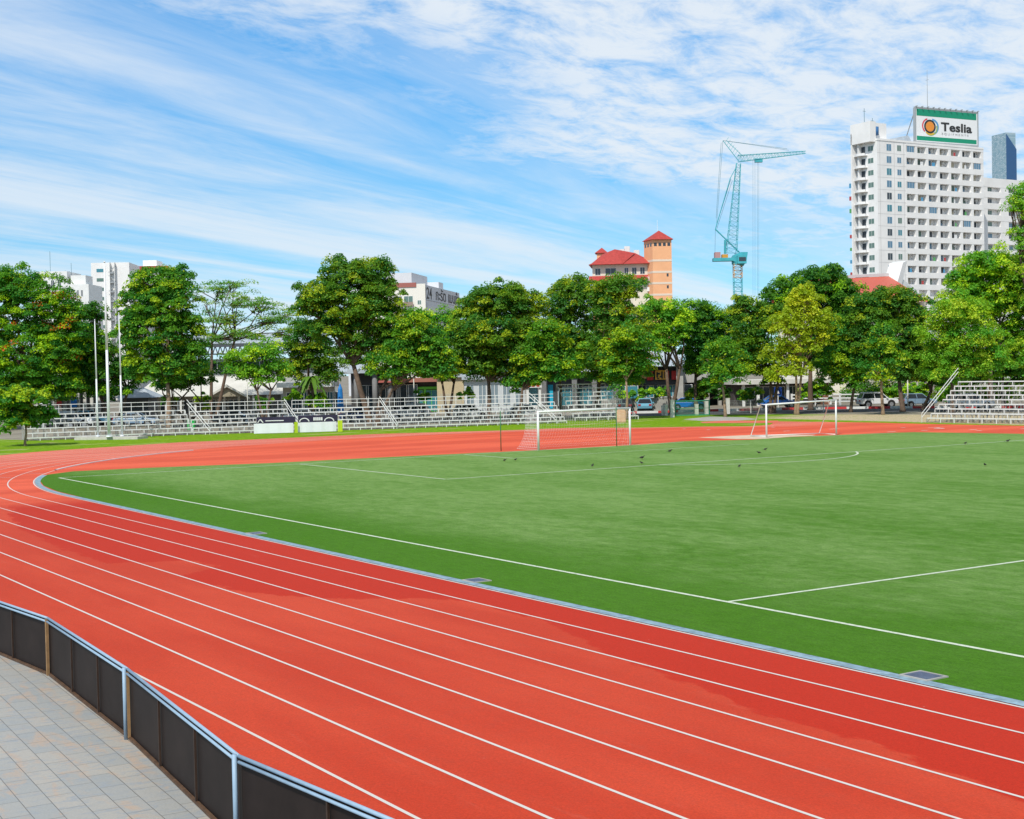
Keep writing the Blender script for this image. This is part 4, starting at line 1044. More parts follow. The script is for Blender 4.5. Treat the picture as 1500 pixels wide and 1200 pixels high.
# ------------------------------------------------------------------ crane
d = 320.; base = V3(1081, 430, d)
t = thing('tower_crane', 'teal and yellow luffing tower crane with cables, rising above the tree line', 'crane', (base[0], base[1], 0), FACE)
k_ = d/FPX
def C(px, py, dy=0.): # image-plane offsets at the crane's distance, local coords
    p = P3(px, py, d); v = p[:2]-np.array(base[:2]); return np.array([v[0]*cos(FACE)+v[1]*sin(FACE), dy, p[2]])
def lattice(m, a, b, w0, w1, n, r=.07, rb=.04, mi=0):
    a = np.array(a, float); b = np.array(b, float); dd = b-a; dd /= np.linalg.norm(dd); s1 = np.cross(dd, [0, 1, 0]); s1 /= np.linalg.norm(s1); s2 = np.array([0, 1., 0])
    def cr(f): w = w0+(w1-w0)*f; c = a+(b-a)*f; return [c+s1*w/2+s2*w/2, c-s1*w/2+s2*w/2, c-s1*w/2-s2*w/2, c+s1*w/2-s2*w/2]
    for i in range(4): m.tube(cr(0)[i], cr(1)[i], r, n=4, mi=mi)
    for q in range(n):
        p, s = cr(q/n), cr((q+1)/n)
        for i in range(4):
            j = (i+1) % 4; m.tube(p[i], p[j], rb, n=3, mi=mi, caps=False); m.tube(p[i] if q % 2 else p[j], s[j] if q % 2 else s[i], rb, n=3, mi=mi, caps=False)
zs = C(1083, 386)[2]; zy = C(1083, 407)[2]
m = MB(); lattice(m, (0, 0, zy), (0, 0, zs), 1.8, 1.8, 4, .085, .045); m.build('mast_top', YEL, t)
m = MB(); lattice(m, (0, 0, 0), (0, 0, zy-.01), 1.8, 1.8, 24, .085, .045); m.build('mast', TEAL, t)
m = MB(); c0, c1 = C(1044, 382), C(1092, 370); m.box(c0[0], c1[0]-3.0, -1.2, 1.2, c0[2]-.2, c0[2]+.5)
m.prism([(C(1062, 0)[0], c0[2]), (C(1080, 0)[0], c0[2]-1.4), (c1[0], c0[2]-.2), (c1[0]+.3, c1[2]), (C(1076, 0)[0], c1[2]), (C(1066, 0)[0], c0[2]+1.1)], -1.21, 1.21); m.build('slewing_deck', TEAL, t)
m = MB(); m.tube((0, 0, zs-.2), (0, 0, zs+1.0), 1.3, n=12); m.build('slewing_ring', TEAL, t)
m = MB(); m.box(c0[0]+.4, c0[0]+1.6, -1.0, 1.0, c0[2]+.51, c0[2]+1.8); m.build('counterweight', mat('counterweight', (.45, .25, .25), .7), t)
m = MB(); m.box(c0[0]+2.0, c0[0]+3.3, -.8, .8, c0[2]+.51, c0[2]+1.3); m.build('winch', YEL, t)
m = MB(); m.box(c1[0]-2.2, c1[0]-.2, -2.4, -1.22, c1[2]-2.6, c1[2]-.8); o = m.build('cab', TEAL, t); m = MB(); m.box(c1[0]-1.9, c1[0]-.35, -2.43, -2.401, c1[2]-2.1, c1[2]-1.2); m.build('cab_window', GLASSD, o)
pA, pB = C(1071, 371), C(1081, 240)
m = MB(); lattice(m, pA, pB, 2.3, .9, 20, .075, .035); m.build('boom', TEAL, t)
pT = C(1080.5, 236); pE = C(1179, 224)
m = MB(); lattice(m, pT+np.array([0, 0, .4]), pE, 1.4, .5, 22, .06, .03); m.build('jib', TEAL, t)
pF = C(1058, 207)
m = MB(); m.tube(pT, pF, .09, n=4); m.tube(pT+np.array([1.2, 0, .8]), pF+np.array([.8, 0, 0]), .07, n=4)
for q in range(8): f = q/8; m.tube(pT+(pF-pT)*f, pT+np.array([1.2, 0, .8])+(pF-pT)*(f+.1), .04, n=3)
m.build('jib_strut', TEAL, t)
m = MB(); cr_ = .045
pG, pH = C(1047.5, 336), C(1069, 262)
for (a_, b_2) in ((pF, pE*.75+pT*.25+np.array([0, 0, .9])), (pF, C(1152, 219)), (pF, C(1049, 333)), (C(1055.5, 210), C(1048.5, 320)), (pG, C(1047, 372)), (pG, C(1070, 263)), (pG+np.array([.3, 0, 0]), C(1072, 265))): m.tube(a_, b_2, cr_, n=3)
for px in (1102, 1105, 1108.5, 1110.5): m.tube(C(px, 236), C(px+1, 434), .028, n=3)
m.build('cable', CABLE, t)
m = MB(); m.tube(pG, C(1084, 371), .16, n=5); m.tube(pG, pH, .10, n=5); m.tube(C(1062, 352), C(1062, 372), .28, n=5); m.tube(pH, C(1078, 245), .1, n=4); m.build('back_strut', TEAL, t)
m = MB(); m.box(C(1100, 0)[0], C(1111, 0)[0], -.5, .5, C(1105, 235.5)[2]-.5, C(1105, 235.5)[2]+.3); m.build('trolley', TEAL, t)

# ------------------------------------------------------------------ low buildings behind the trees
def gframe(name, label, xl, xr, d0_, d1_, cat='building', group=None):
    a, b3 = V3(xl, 560, d0_), V3(xr, 560, d1_); L = math.hypot(b3[0]-a[0], b3[1]-a[1])
    t = thing(name, label, cat, (a[0], a[1], 0), math.atan2(b3[1]-a[1], b3[0]-a[0]), group); return t, L
# white pavilions
t, L = gframe('white_pavilion', 'long low pavilion with a pale sweeping roof and a small gable porch', 196, 436, 172, 176)
s_ = L/240; ze, zr = zat(300, 580, 174), zat(300, 552, 182)
m = MB(); m.box(2, L-1, 0, 9, 0, ze); m.build('wall', mat('pavilion_wall', (.32, .31, .28), .8), t)
m = MB()
for (a0, a1) in ((0, L),):
    n = 6
    for q in range(n):     # concave sweep
        f0, f1 = q/n, (q+1)/n; g = lambda f: ze+(zr-ze)*(f**1.4)
        i0, i1 = 7*f0, 7*f1
        m.face([(a0-1+i0*.5, -1.5+6*f0, g(f0)), (a1+1-i0*.5, -1.5+6*f0, g(f0)), (a1+1-i1*.5, -1.5+6*f1, g(f1)), (a0-1+i1*.5, -1.5+6*f1, g(f1))])
        m.face([(a0-1+i0*.5, -1.5+6*f0, g(f0)), (a0-1+i1*.5, -1.5+6*f1, g(f1)), (a0-1+i1*.5, 10.5-6*f1, g(f1)), (a0-1+i0*.5, 10.5-6*f0, g(f0))])
        m.face([(a1+1-i0*.5, -1.5+6*f0, g(f0)), (a1+1-i0*.5, 10.5-6*f0, g(f0)), (a1+1-i1*.5, 10.5-6*f1, g(f1)), (a1+1-i1*.5, -1.5+6*f1, g(f1))])
m.build('roof', PALEROOF, t)
gx0, gx1, zg = 108*s_, 160*s_, zat(335, 565, 171)
m = MB(); m.prism([(gx0, ze-.1), (gx1, ze-.1), ((gx0+gx1)/2, zg)], -3.2, -2.9); m.build('gable', mat('gable_tan', (.38, .33, .24), .8), t)
m = MB(); c0 = (gx0+gx1)/2
for s in (-1, 1):
    e = gx0-.6 if s < 0 else gx1+.6
    m.face([(e, -3.6, ze-.25), (c0, -3.6, zg+.15), (c0, 1, zg+.15), (e, 1, ze-.25)]); m.face([(e, -3.6, ze-.5), (e, -3.6, ze-.25), (c0, -3.6, zg+.15), (c0, -3.6, zg-.15)])
m.build('porch_roof', PALEROOF, t)
for q in range(10): x = 2+q*(L-4)/9; MB().box(x-.12, x+.12, -1.2, -.95, 0, ze).build('column', WHITE, t)
for q in range(10): window(t, 3.0+q*(L-6)/10, .6, 1.2, 1.7, -.002, GLASSD)
t, L = gframe('grey_kiosk', 'small kiosk with a grey hipped roof beside the right flag pole', 172, 220, 156, 156)
ze, zr = zat(190, 583, 156), zat(190, 568.5, 158)
m = MB(); m.box(.4, L-.4, .4, 4.6, 0, ze); m.build('wall', mat('kiosk_wall', (.12, .12, .12), .7), t)
m = MB(); m.face([(-.3, -.5, ze), (L+.3, -.5, ze), (L*.62, 2.5, zr), (L*.38, 2.5, zr)]); m.face([(L+.3, -.5, ze), (L+.3, 5.5, ze), (L*.62, 2.5, zr)]); m.face([(-.3, 5.5, ze), (-.3, -.5, ze), (L*.38, 2.5, zr)]); m.face([(L+.3, 5.5, ze), (-.3, 5.5, ze), (L*.38, 2.5, zr), (L*.62, 2.5, zr)]); m.build('roof', METROOF, t)
# playground / stage at the far left
t, L = gframe('play_shelter', 'open shelter with tan columns and coloured panels behind the left bleacher', 62, 142, 160, 160)
ze = zat(100, 560, 160)
m = MB(); m.box(0, L, 0, 4, ze, ze+.5); m.build('roof', mat('shelter_roof', (.10, .09, .12), .8), t)
for q in range(9): x = L*q/8; MB().box(x-.16, x+.16, .3, .6, 0, ze).build('column', PALEROOF, t)
for (pa, pb, ya, yb, c) in ((82, 89, 595, 585, RED), (103, 111, 597, 585, mat('panel_blue', (.02, .20, .6), .5)), (88, 96, 587, 577, mat('panel_green', (.15, .55, .05), .5)), (72, 82, 575, 567, mat('panel_navy', (.02, .03, .25), .5)), (62, 68, 600, 580, DARK)):
    m = MB(); m.box((pa-62)*L/80, (pb-62)*L/80, .0, .25, zat(pa, ya, 160), zat(pa, yb, 160)); m.build('colour_panel', c, t)
m = MB(); m.box(0, L, 3.6, 3.9, 0, ze); m.build('rear_wall', mat('shelter_back', (.16, .15, .13), .9), t)
# shops from the middle to the road
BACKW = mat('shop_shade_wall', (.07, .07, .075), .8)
t, L = gframe('glass_shop', 'low shop with a white slab roof and teal glazing behind the round bushes', 414, 512, 172, 172)
ze = zat(460, 567, 172); s_ = L/98
m = MB(); m.box(-.5, L-2, -1.5, 6, ze, ze+.6); m.build('roof_slab', WHITE, t); m = MB(); m.box(0, L-2.5, 0, 5, 0, ze-.002); m.build('wall', mat('shop_cream', (.42, .40, .33), .8), t)
for q in range(7): window(t, .4+q*(L-3.2)/7, .4, 2.2, ze-1.0, -.002, GLASST if q % 2 else GLASSD, name='shop_window')
t = thing('parasol', 'closed blue parasol standing beside the glass shop', 'parasol', V3(499, 600, 160)[:2]+(0,), 0)
m = MB(); zt_ = zat(499, 562, 160); m.tube((0, 0, .9), (0, 0, zt_-.6), .38, .25, 8).tube((0, 0, zt_-.6), (0, 0, zt_), .25, .03, 8); m.build('canopy', mat('parasol_blue', (.02, .22, .62), .6), t); MB().tube((0, 0, 0), (0, 0, .9), .05, n=6).build('pole', GREYS, t)
t, L = gframe('pillared_shop', 'dark shopfront with grey round pillars behind the forked tree trunks', 512, 590, 176, 176)
ze = zat(550, 556, 176)
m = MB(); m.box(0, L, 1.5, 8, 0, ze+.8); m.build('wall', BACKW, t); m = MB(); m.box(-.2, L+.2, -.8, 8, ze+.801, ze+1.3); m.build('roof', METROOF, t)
for px in (522, 549, 572): x = (px-512)*L/78; MB().tube((x, 0, 0), (x, 0, ze+.8), .34, n=12).build('pillar', mat('dark_concrete', (.20, .20, .20), .8, noise=.2), t, True)
for q in range(5): window(t, .8+q*L/5, .5, 2.2, ze-1.2, 1.49, GLASSD, name='shop_window')
m = MB(); m.face([(L*.55, -.9, ze-.4), (L, -.9, ze-.4), (L, 1.4, ze+.3), (L*.55, 1.4, ze+.3)]); m.build('awning', mat('awning_red', (.35, .10, .08), .7), t)
t, L = gframe('green_shop', 'shopfront with bright green door frames behind the white rail', 586, 644, 178, 178)
ze = zat(600, 560, 178)
GRN = mat('bright_green', (.16, .60, .05), .5)
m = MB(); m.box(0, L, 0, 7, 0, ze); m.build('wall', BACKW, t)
for (xa, xb) in ((0.3, 3.0), (3.1, 4.6), (5.0, 7.6)): window(t, xa*L/8, .2, (xb-xa)*L/8, ze-1.2, -.002, GLASST, frame=GRN, name='shop_window')
m = MB()
for xa in (.02, .37, .60, .95): m.box(L*xa, L*xa+.25, -.2, -.04, 0, ze-.6)
m.box(0, L, -.21, -.03, ze-.9, ze-.6); m.build('door_frame', GRN, t)
m = MB(); m.box(-.5, L, -1.5, 7, ze+.001, ze+.5); m.build('roof', mat('roof_brick', (.35, .14, .10), .7), t)
t, L = gframe('tan_building', 'plain tan walled building between the green shopfront and the glazed one', 640, 680, 175, 175)
ze = zat(660, 553, 175); m = MB(); m.box(0, L, 0, 8, 0, ze); m.build('wall', mat('tan_wall', (.55, .45, .28), .8, noise=.1), t); m = MB(); m.box(-.2, L+.2, -.4, 8, ze+.001, ze+.35); m.build('roof', METROOF, t)
m = MB(); m.box(L*.1, L*.9, -.03, -.002, .4, ze*.55); m.build('shutter', mat('shutter_tan', (.48, .42, .30), .7), t)
t, L = gframe('glazed_building', 'white framed building with large pale windows behind the right low bleacher', 679, 768, 175, 175)
ze = zat(700, 556, 175); m = MB(); m.box(0, L, 0, 8, 0, ze); m.build('wall', mat('pale_wall', (.55, .58, .60), .7), t); m = MB(); m.box(-.2, L+.2, -.6, 8, ze+.001, ze+.5); m.build('roof', METROOF, t)
for q in range(5): window(t, .3+q*L/5, .8, L/5-.5, ze-1.4, -.002, mat('grey_glass', (.22, .28, .32), .2, .6), name='shop_window')
t, L = gframe('ticket_kiosk', 'white kiosk with a yellow top and red lettered panels beside the tree trunk', 771, 792, 165, 165, 'kiosk')
z0_, z1_, z2_ = zat(780, 597, 165), zat(780, 568, 165), zat(780, 556, 165)
m = MB(); 
for x in (0, L-.25): m.box(x, x+.25, 0, .25, 0, z1_); m.box(x, x+.25, 1.4, 1.65, 0, z1_)
m.box(0, L, 0, 1.65, .0, 1.0); m.build('frame', WHITE, t)
m = MB(); m.box(-.1, L+.1, -.2, 1.8, z1_, z1_+.85); m.build('fascia', WHITE, t)
m = MB(); m.box(-.1, L+.1, -.2, 1.8, z1_+.86, z2_+.3); m.build('sign_board', mat('sign_yellow', (.75, .55, .02), .5), t)
for q in range(3): m = MB(); m.box(.05+q*L/3, L/3-.15+q*L/3, -.24, -.205, z1_+.12, z1_+.7); m.build('red_panel', RED, t)
m = MB(); m.box(.3, L-.3, 1.66, 1.7, 1.0, z1_); m.build('rear_glass', GLASST, t)
t, L = gframe('dark_arcade', 'dark open arcade with a blue panel behind the tall narrow bleacher', 792, 905, 180, 178)
ze = zat(850, 545, 179); m = MB(); m.box(0, L, 1.0, 7, 0, ze); m.build('wall', BACKW, t); m = MB(); m.box(-.3, L+.3, -1, 7, ze+.001, ze+.6); m.build('roof', METROOF, t)
for px in (797, 842, 871, 903): x = (px-792)*L/113; MB().box(x-.32, x+.32, -.2, .8, 0, ze).build('pillar', mat('dark_concrete', (.20, .20, .20)), t)
m = MB(); m.box(8*L/113, 16*L/113, .9, .99, .2, 3.2); m.build('blue_panel', mat('panel_cyan', (.02, .42, .62), .5), t)
for q in range(4): window(t, 2.+q*L/4.2, .5, 3.2, 2.4, .98, GLASST, name='shop_window')
# shop with the red and yellow signs
t, L = gframe('restaurant', 'dark restaurant with red and yellow sign panels behind the flower boxes', 905, 1000, 180, 179)
s_ = L/95; zs0, zs1 = zat(950, 557, 180), zat(950, 544, 180)
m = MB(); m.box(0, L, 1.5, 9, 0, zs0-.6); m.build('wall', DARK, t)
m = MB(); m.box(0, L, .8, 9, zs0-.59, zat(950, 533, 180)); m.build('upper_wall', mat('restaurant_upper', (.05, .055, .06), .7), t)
m = MB(); zr0, zr1 = zat(950, 537, 180), zat(950, 507, 186); m.face([(-.5, -1.2, zr0), (L+.5, -1.2, zr0), (L-1, 8, zr1), (1, 8, zr1)]); m.face([(-.5, -1.2, zr0-.02), (1, 8, zr1-.02), (L-1, 8, zr1-.02), (L+.5, -1.2, zr0-.02)]); m.build('roof', METROOF, t)
for (pa, pb) in ((948, 957), (974, 980), (984, 998)): m = MB(); m.box((pa-905)*s_, (pb-905)*s_, .4, .6, zs0, zs1); m.build('red_sign', RED, t)
m = MB(); m.box((960-905)*s_, (976-905)*s_, .35, .55, zs0+.05, zs1+.1); o = m.build('yellow_sign', mat('sign_amber', (.80, .42, .06), .5), t)
m = MB(); X0 = (960-905)*s_
for (a_, b_2, c2, d_) in ((.15, .35, .25, .9), (.35, .6, .6, .8), (.75, .95, .1, .95), (.55, .78, .25, .42), (1.1, 1.2, .15, .9), (.2, .5, .08, .2)): m.box(X0+a_, X0+b_2, .31, .349, zs0+.05+c2*1.05, zs0+.05+min(d_*1.05, 1.0))
m.build('glyph', INK, o)
m = MB(); m.box((938-905)*s_, (947-905)*s_, .4, .6, zs0+.2, zs1-.1); m.build('picture_panel', mat('picture_orange', (.6, .35, .12), .6), t)
for px in (908, 995): x = (px-905)*s_; MB().box(x-.35, x+.5, -.2, .7, 0, zat(px, 537, 180) if px > 950 else zs0).build('pillar', CONC, t)
for q in range(5): window(t, 1.5+q*L/5.6, 1.3, 2.0, 1.6, 1.49, GLASST if q % 2 else GLASSD, name='shop_window')
t, L = gframe('parking_deck', 'dark two-level concrete deck behind the palms and shrubs', 1000, 1092, 185, 186)
zz1, zz2, zz3 = zat(1040, 560, 185), zat(1040, 542, 185), zat(1040, 532, 185)
m = MB(); m.box(0, L, 3, 12, 0, zz3-.01); m.build('rear_wall', DARK, t)
m = MB(); m.box(0, L, 0, 12, zz1, zz1+.5); m.box(0, L, 0, 12, zz3, zz3+.4); m.box(0, L, 0, .2, zz1+.501, zz1+1.1); m.build('deck_slab', CONC, t)
for q in range(6): MB().box(q*L/5.2, q*L/5.2+.4, .3, .8, 0, zz3-.01).build('column', CONC, t)
t, L = gframe('white_shed', 'long low building with a white flat roof and slim columns behind the small goal', 1080, 1216, 180, 182)
ze = zat(1150, 562, 181); s_ = L/136
m = MB(); m.box(-.5, L+.3, -1.5, 9, ze, ze+.55); m.prism([(6, ze+.551), (L-2, ze+.551), (L-5, ze+1.5), (9, ze+1.5)], 0, 8); m.build('roof', PALEROOF, t)
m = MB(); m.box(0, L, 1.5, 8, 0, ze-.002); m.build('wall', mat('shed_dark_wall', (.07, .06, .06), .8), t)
for px in (1086, 1107, 1150, 1212): x = (px-1080)*s_; MB().box(x-.16, x+.16, -.9, -.6, 0, ze-.001).build('column', WHITE, t)
m = MB(); m.box((1203-1080)*s_, L-.4, -.5, 1.49, 0, ze-.001); m.build('brick_pier', mat('brick_brown', (.24, .10, .06), .8, noise=.3), t)
for q in range(6): window(t, 1+q*L/6.2, .7, 1.8, 1.7, 1.49, GLASSD)
# market hall with metal roof, seen through the sparse tree
t, L = gframe('market_hall', 'long metal-roofed market hall with a dark truss edge behind the feathery tree', 262, 480, 205, 208)
z0_, z1_ = zat(360, 503, 206), zat(360, 488, 214)
m = MB(); m.face([(-1, -1, z0_), (L, -1, z0_), (L, 10, z1_), (-1, 10, z1_)]); m.face([(-1, 10, z1_), (L, 10, z1_), (L, 20, z0_), (-1, 20, z0_)]); m.build('roof', METROOF, t)
m = MB(); m.box(-1, L, -1.1, -.9, z0_-.5, z0_-.05); m.box(-1, L, -1.1, -.9, z0_-1.6, z0_-1.4)
for q in range(30): x = q*L/30; m.tube((x, -1, z0_-1.5), (x+L/60, -1, z0_-.3), .09, n=3); m.tube((x+L/60, -1, z0_-.3), (x+L/30, -1, z0_-1.5), .09, n=3)
m.build('truss', mat('truss_dark', (.08, .09, .10), .6), t)
m = MB(); m.box(0, L, 1, 19, 0, z0_-2.2); m.build('wall', mat('hall_wall', (.48, .48, .46), .8, noise=.1), t)
for q in range(8): window(t, 2+q*L/8.2, 6.0, 3.4, 1.2, .99, GLASSD, mullions=3)
for (xl, xr, ya, yb, lab) in ((478, 536, 545, 515, 'steep corrugated metal roof left of the forked tree trunks'), (640, 704, 535, 508, 'corrugated metal roof showing between two dense trees in the middle')):
    t, L = gframe('canopy_roof', lab, xl, xr, 190, 190, 'roof', 'corrugated metal canopies behind the trees'); z0_, z1_ = zat(xl, ya, 190), zat(xl, yb, 198)
    m = MB(); 
    nn = 24
    for q in range(nn): x0, x1 = L*q/nn, L*(q+1)/nn; zz_ = .05*(q % 2); m.face([(x0, 0, z0_+zz_), (x1, 0, z0_+.05-zz_), (x1, 8, z1_+.05-zz_), (x0, 8, z1_+zz_)])
    m.build('corrugated_sheet', METROOF, t)
    m = MB()
    for x in (.3, L-.3):
        for y in (.3, 7.6): m.box(x-.15, x+.15, y-.15, y+.15, 0, z0_+(z1_-z0_)*y/8-.08)
    m.build('post', GREYS, t); MB().box(0, L, -.15, -.001, z0_-.35, z0_).build('beam', GREYS, t)
# low wall and flower boxes in front of the restaurant
t, L = gframe('low_wall', 'low grey block wall behind the parked cars, under the flower boxes', 880, 988, 168, 168, 'wall')
zw = zat(930, 583.5, 168); m = MB(); m.box(0, L, 0, .3, 0, zw-.1); m.build('blockwork', CONC, t); m = MB(); m.box(-.05, L+.05, -.05, .35, zw-.099, zw); m.build('coping', CONC, t)
# street lamp and blue sign
p = P3(1330, 596, 160); t = thing('street_lamp', 'street lamp with a white globe between the tree trunks on the right', 'street lamp', (p[0], p[1], 0)); zl = zat(1330, 551, 160)
MB().tube((0, 0, 0), (0, 0, zl-.3), .07, n=8).build('pole', POSTW, t, True); m = MB()
for q in range(5): a0, a1 = -pi/2+pi*q/5, -pi/2+pi*(q+1)/5; m.tube((0, 0, zl+.32*sin(a0)), (0, 0, zl+.32*sin(a1)), max(.4*cos(a0), .02), max(.4*cos(a1), .02), 10)
m.build('globe', mat('lamp_globe', (.75, .80, .85), .3), t, True)
p = P3(1140, 598, 165); t = thing('blue_sign', 'small blue sign on a white post behind the small goal', 'sign', (p[0], p[1], 0), FACE); zl = zat(1140, 573, 165)
MB().tube((0, 0, 0), (0, 0, zl-.5), .06, n=6).build('post', WHITE, t); m = MB(); m.box(-.45, .45, -.04, .04, zl-.45, zl+.45); m.build('plate', mat('sign_blue', (.01, .05, .28), .5), t); m = MB(); m.prism([(-.18, zl-.3), (.18, zl-.3), (0, zl+.05)], -.06, -.041); m.build('symbol', WHITE, t)

# ------------------------------------------------------------------ foliage
def leafmat(name, trans=.42):
    m = bpy.data.materials.new(name); m.use_nodes = True; nt = m.node_tree; N = nt.nodes; L = nt.links
    b = N['Principled BSDF']; out = N['Material Output']
    at = N.new('ShaderNodeAttribute'); at.attribute_name = 'tint'
    L.new(at.outputs['Color'], b.inputs['Base Color']); b.inputs['Roughness'].default_value = .55; b.inputs['Specular IOR Level'].default_value = .25
    tr = N.new('ShaderNodeBsdfTranslucent'); g = N.new('ShaderNodeMix'); g.data_type = 'RGBA'; g.blend_type = 'MULTIPLY'; g.inputs[0].default_value = 1
    L.new(at.outputs['Color'], g.inputs[6]); g.inputs[7].default_value = (1.6, 1.5, .5, 1); L.new(g.outputs[2], tr.inputs[0])
    mx = N.new('ShaderNodeMixShader'); mx.inputs[0].default_value = trans; L.new(b.outputs[0], mx.inputs[1]); L.new(tr.outputs[0], mx.inputs[2]); L.new(mx.outputs[0], out.inputs['Surface'])
    return m
LEAF = leafmat('leaf')
KINDS = {   # base, second, new growth, share of new growth, leaf size
    'dark':   ((0.034, 0.173, 0.030), (0.090, 0.256, 0.018), (0.291, 0.537, 0.016), .18, .14),
    'mid':    ((0.046, 0.224, 0.030), (0.129, 0.329, 0.018), (.38, .53, .02), .26, .14),
    'bright': ((0.084, 0.320, 0.034), (0.224, 0.464, 0.023), (0.515, 0.708, 0.029), .30, .135),
    'yellow': ((.270, .410, .020), (.400, .500, .022), (.55, .60, .03), .30, .14),
    'flame':  ((0.038, 0.211, 0.030), (0.123, 0.342, 0.018), (0.403, 0.610, 0.016), .28, .12),
    'feather':((0.084, 0.281, 0.059), (0.190, 0.390, 0.044), (0.381, 0.512, 0.044), .30, .10),
    'willow': ((0.107, 0.372, 0.036), (0.258, 0.488, 0.029), (0.470, 0.610, 0.044), .35, .115),
    'olive':  ((0.046, 0.198, 0.030), (0.140, 0.293, 0.018), (0.381, 0.488, 0.023), .24, .135),
}
def leaf_mesh(name, blobs, kind, rng, per=95, clump_r=.85, spacing=.95, flower=0., flat=.5, loose=0.):
    """blobs: list of (x,y,z,rx,ry,rz) in local metres; leaf clumps spread over each ellipsoid"""
    base, sec, new, fr, ls = KINDS[kind]
    C = []; K = []
    for (bx_, by_, bz_, rx, ry, rz) in blobs:
        area = 4*pi*((rx*ry)**1.6/3+(rx*rz)**1.6/3+(ry*rz)**1.6/3)**(1/1.6)
        n = max(5, int(area/(spacing**2)*.62))
        i = np.arange(n)+.5; ph = np.arccos(1-2*i/n); th = pi*(1+5**.5)*i+rng.uniform(0, 6)
        d = np.stack([np.cos(th)*np.sin(ph), np.sin(th)*np.sin(ph), np.cos(ph)], 1)
        rad = rng.uniform(.72, 1.02, n)+rng.normal(0, .05+loose, n)
        P = d*rad[:, None]*np.array([rx, ry, rz])+rng.normal(0, .26, (n, 3))+np.array([bx_, by_, bz_])
        nin = int(n*.35); Pi = rng.normal(0, .36, (nin, 3))*np.array([rx, ry, rz])+np.array([bx_, by_, bz_])
        C.append(P); C.append(Pi)
    C = np.concatenate(C); nc = len(C)
    sz = rng.uniform(.6, 1.25, nc)*clump_r
    isnew = rng.random(nc) < fr
    mixk = rng.random(nc)
    per_n = int(per*1.75)
    N = nc*per_n
    idx = np.repeat(np.arange(nc), per_n)
    off = rng.normal(0, .5, (N, 3)); r_ = np.linalg.norm(off, axis=1, keepdims=True); off = off/np.maximum(r_, 1e-6)*np.minimum(r_, 1.0)
    off[:, 2] = np.abs(off[:, 2])*1.1-.35*(off[:, 0]**2+off[:, 1]**2)
    off[:, 2] *= flat*1.5
    pos = C[idx]+off*sz[idx][:, None]
    nrm = off*np.array([.9, .9, .5])+np.array([0, 0, .75])+rng.normal(0, .45, (N, 3)); nrm /= np.linalg.norm(nrm, axis=1, keepdims=True)
    t1 = np.cross(nrm, rng.normal(0, 1, (N, 3))); t1 /= np.linalg.norm(t1, axis=1, keepdims=True); t2 = np.cross(nrm, t1)
    s = ls*rng.uniform(.6, 1.35, N)[:, None]
    v = np.stack([pos-t1*s, pos-t2*s*.55, pos+t1*s, pos+t2*s*.55], 1).reshape(-1, 3)
    col = np.array(base)[None]*(1-mixk[idx][:, None])+np.array(sec)[None]*mixk[idx][:, None]
    tip = (isnew[idx] & (rng.random(N) < .75)) | (rng.random(N) < .05)
    col[tip] = np.array(new)
    if flower:
        fl = (rng.random(nc) < flower)[idx] & (rng.random(N) < .38); col[fl] = np.array((.62, .12, .01))
    col = col*rng.uniform(.75, 1.25, N)[:, None]
    me = bpy.data.meshes.new(name); me.vertices.add(4*N); me.loops.add(4*N); me.polygons.add(N)
    me.vertices.foreach_set('co', v.astype(np.float32).ravel()); me.loops.foreach_set('vertex_index', np.arange(4*N, dtype=np.int32))
    me.polygons.foreach_set('loop_start', np.arange(0, 4*N, 4, dtype=np.int32)); me.polygons.foreach_set('loop_total', np.full(N, 4, dtype=np.int32))
    me.update(); ca = me.color_attributes.new('tint', 'FLOAT_COLOR', 'CORNER')
    c4 = np.ones((4*N, 4), np.float32); c4[:, :3] = np.repeat(col, 4, 0); ca.data.foreach_set('color', c4.ravel())
    me.materials.append(LEAF); return me, C
TID = [0]
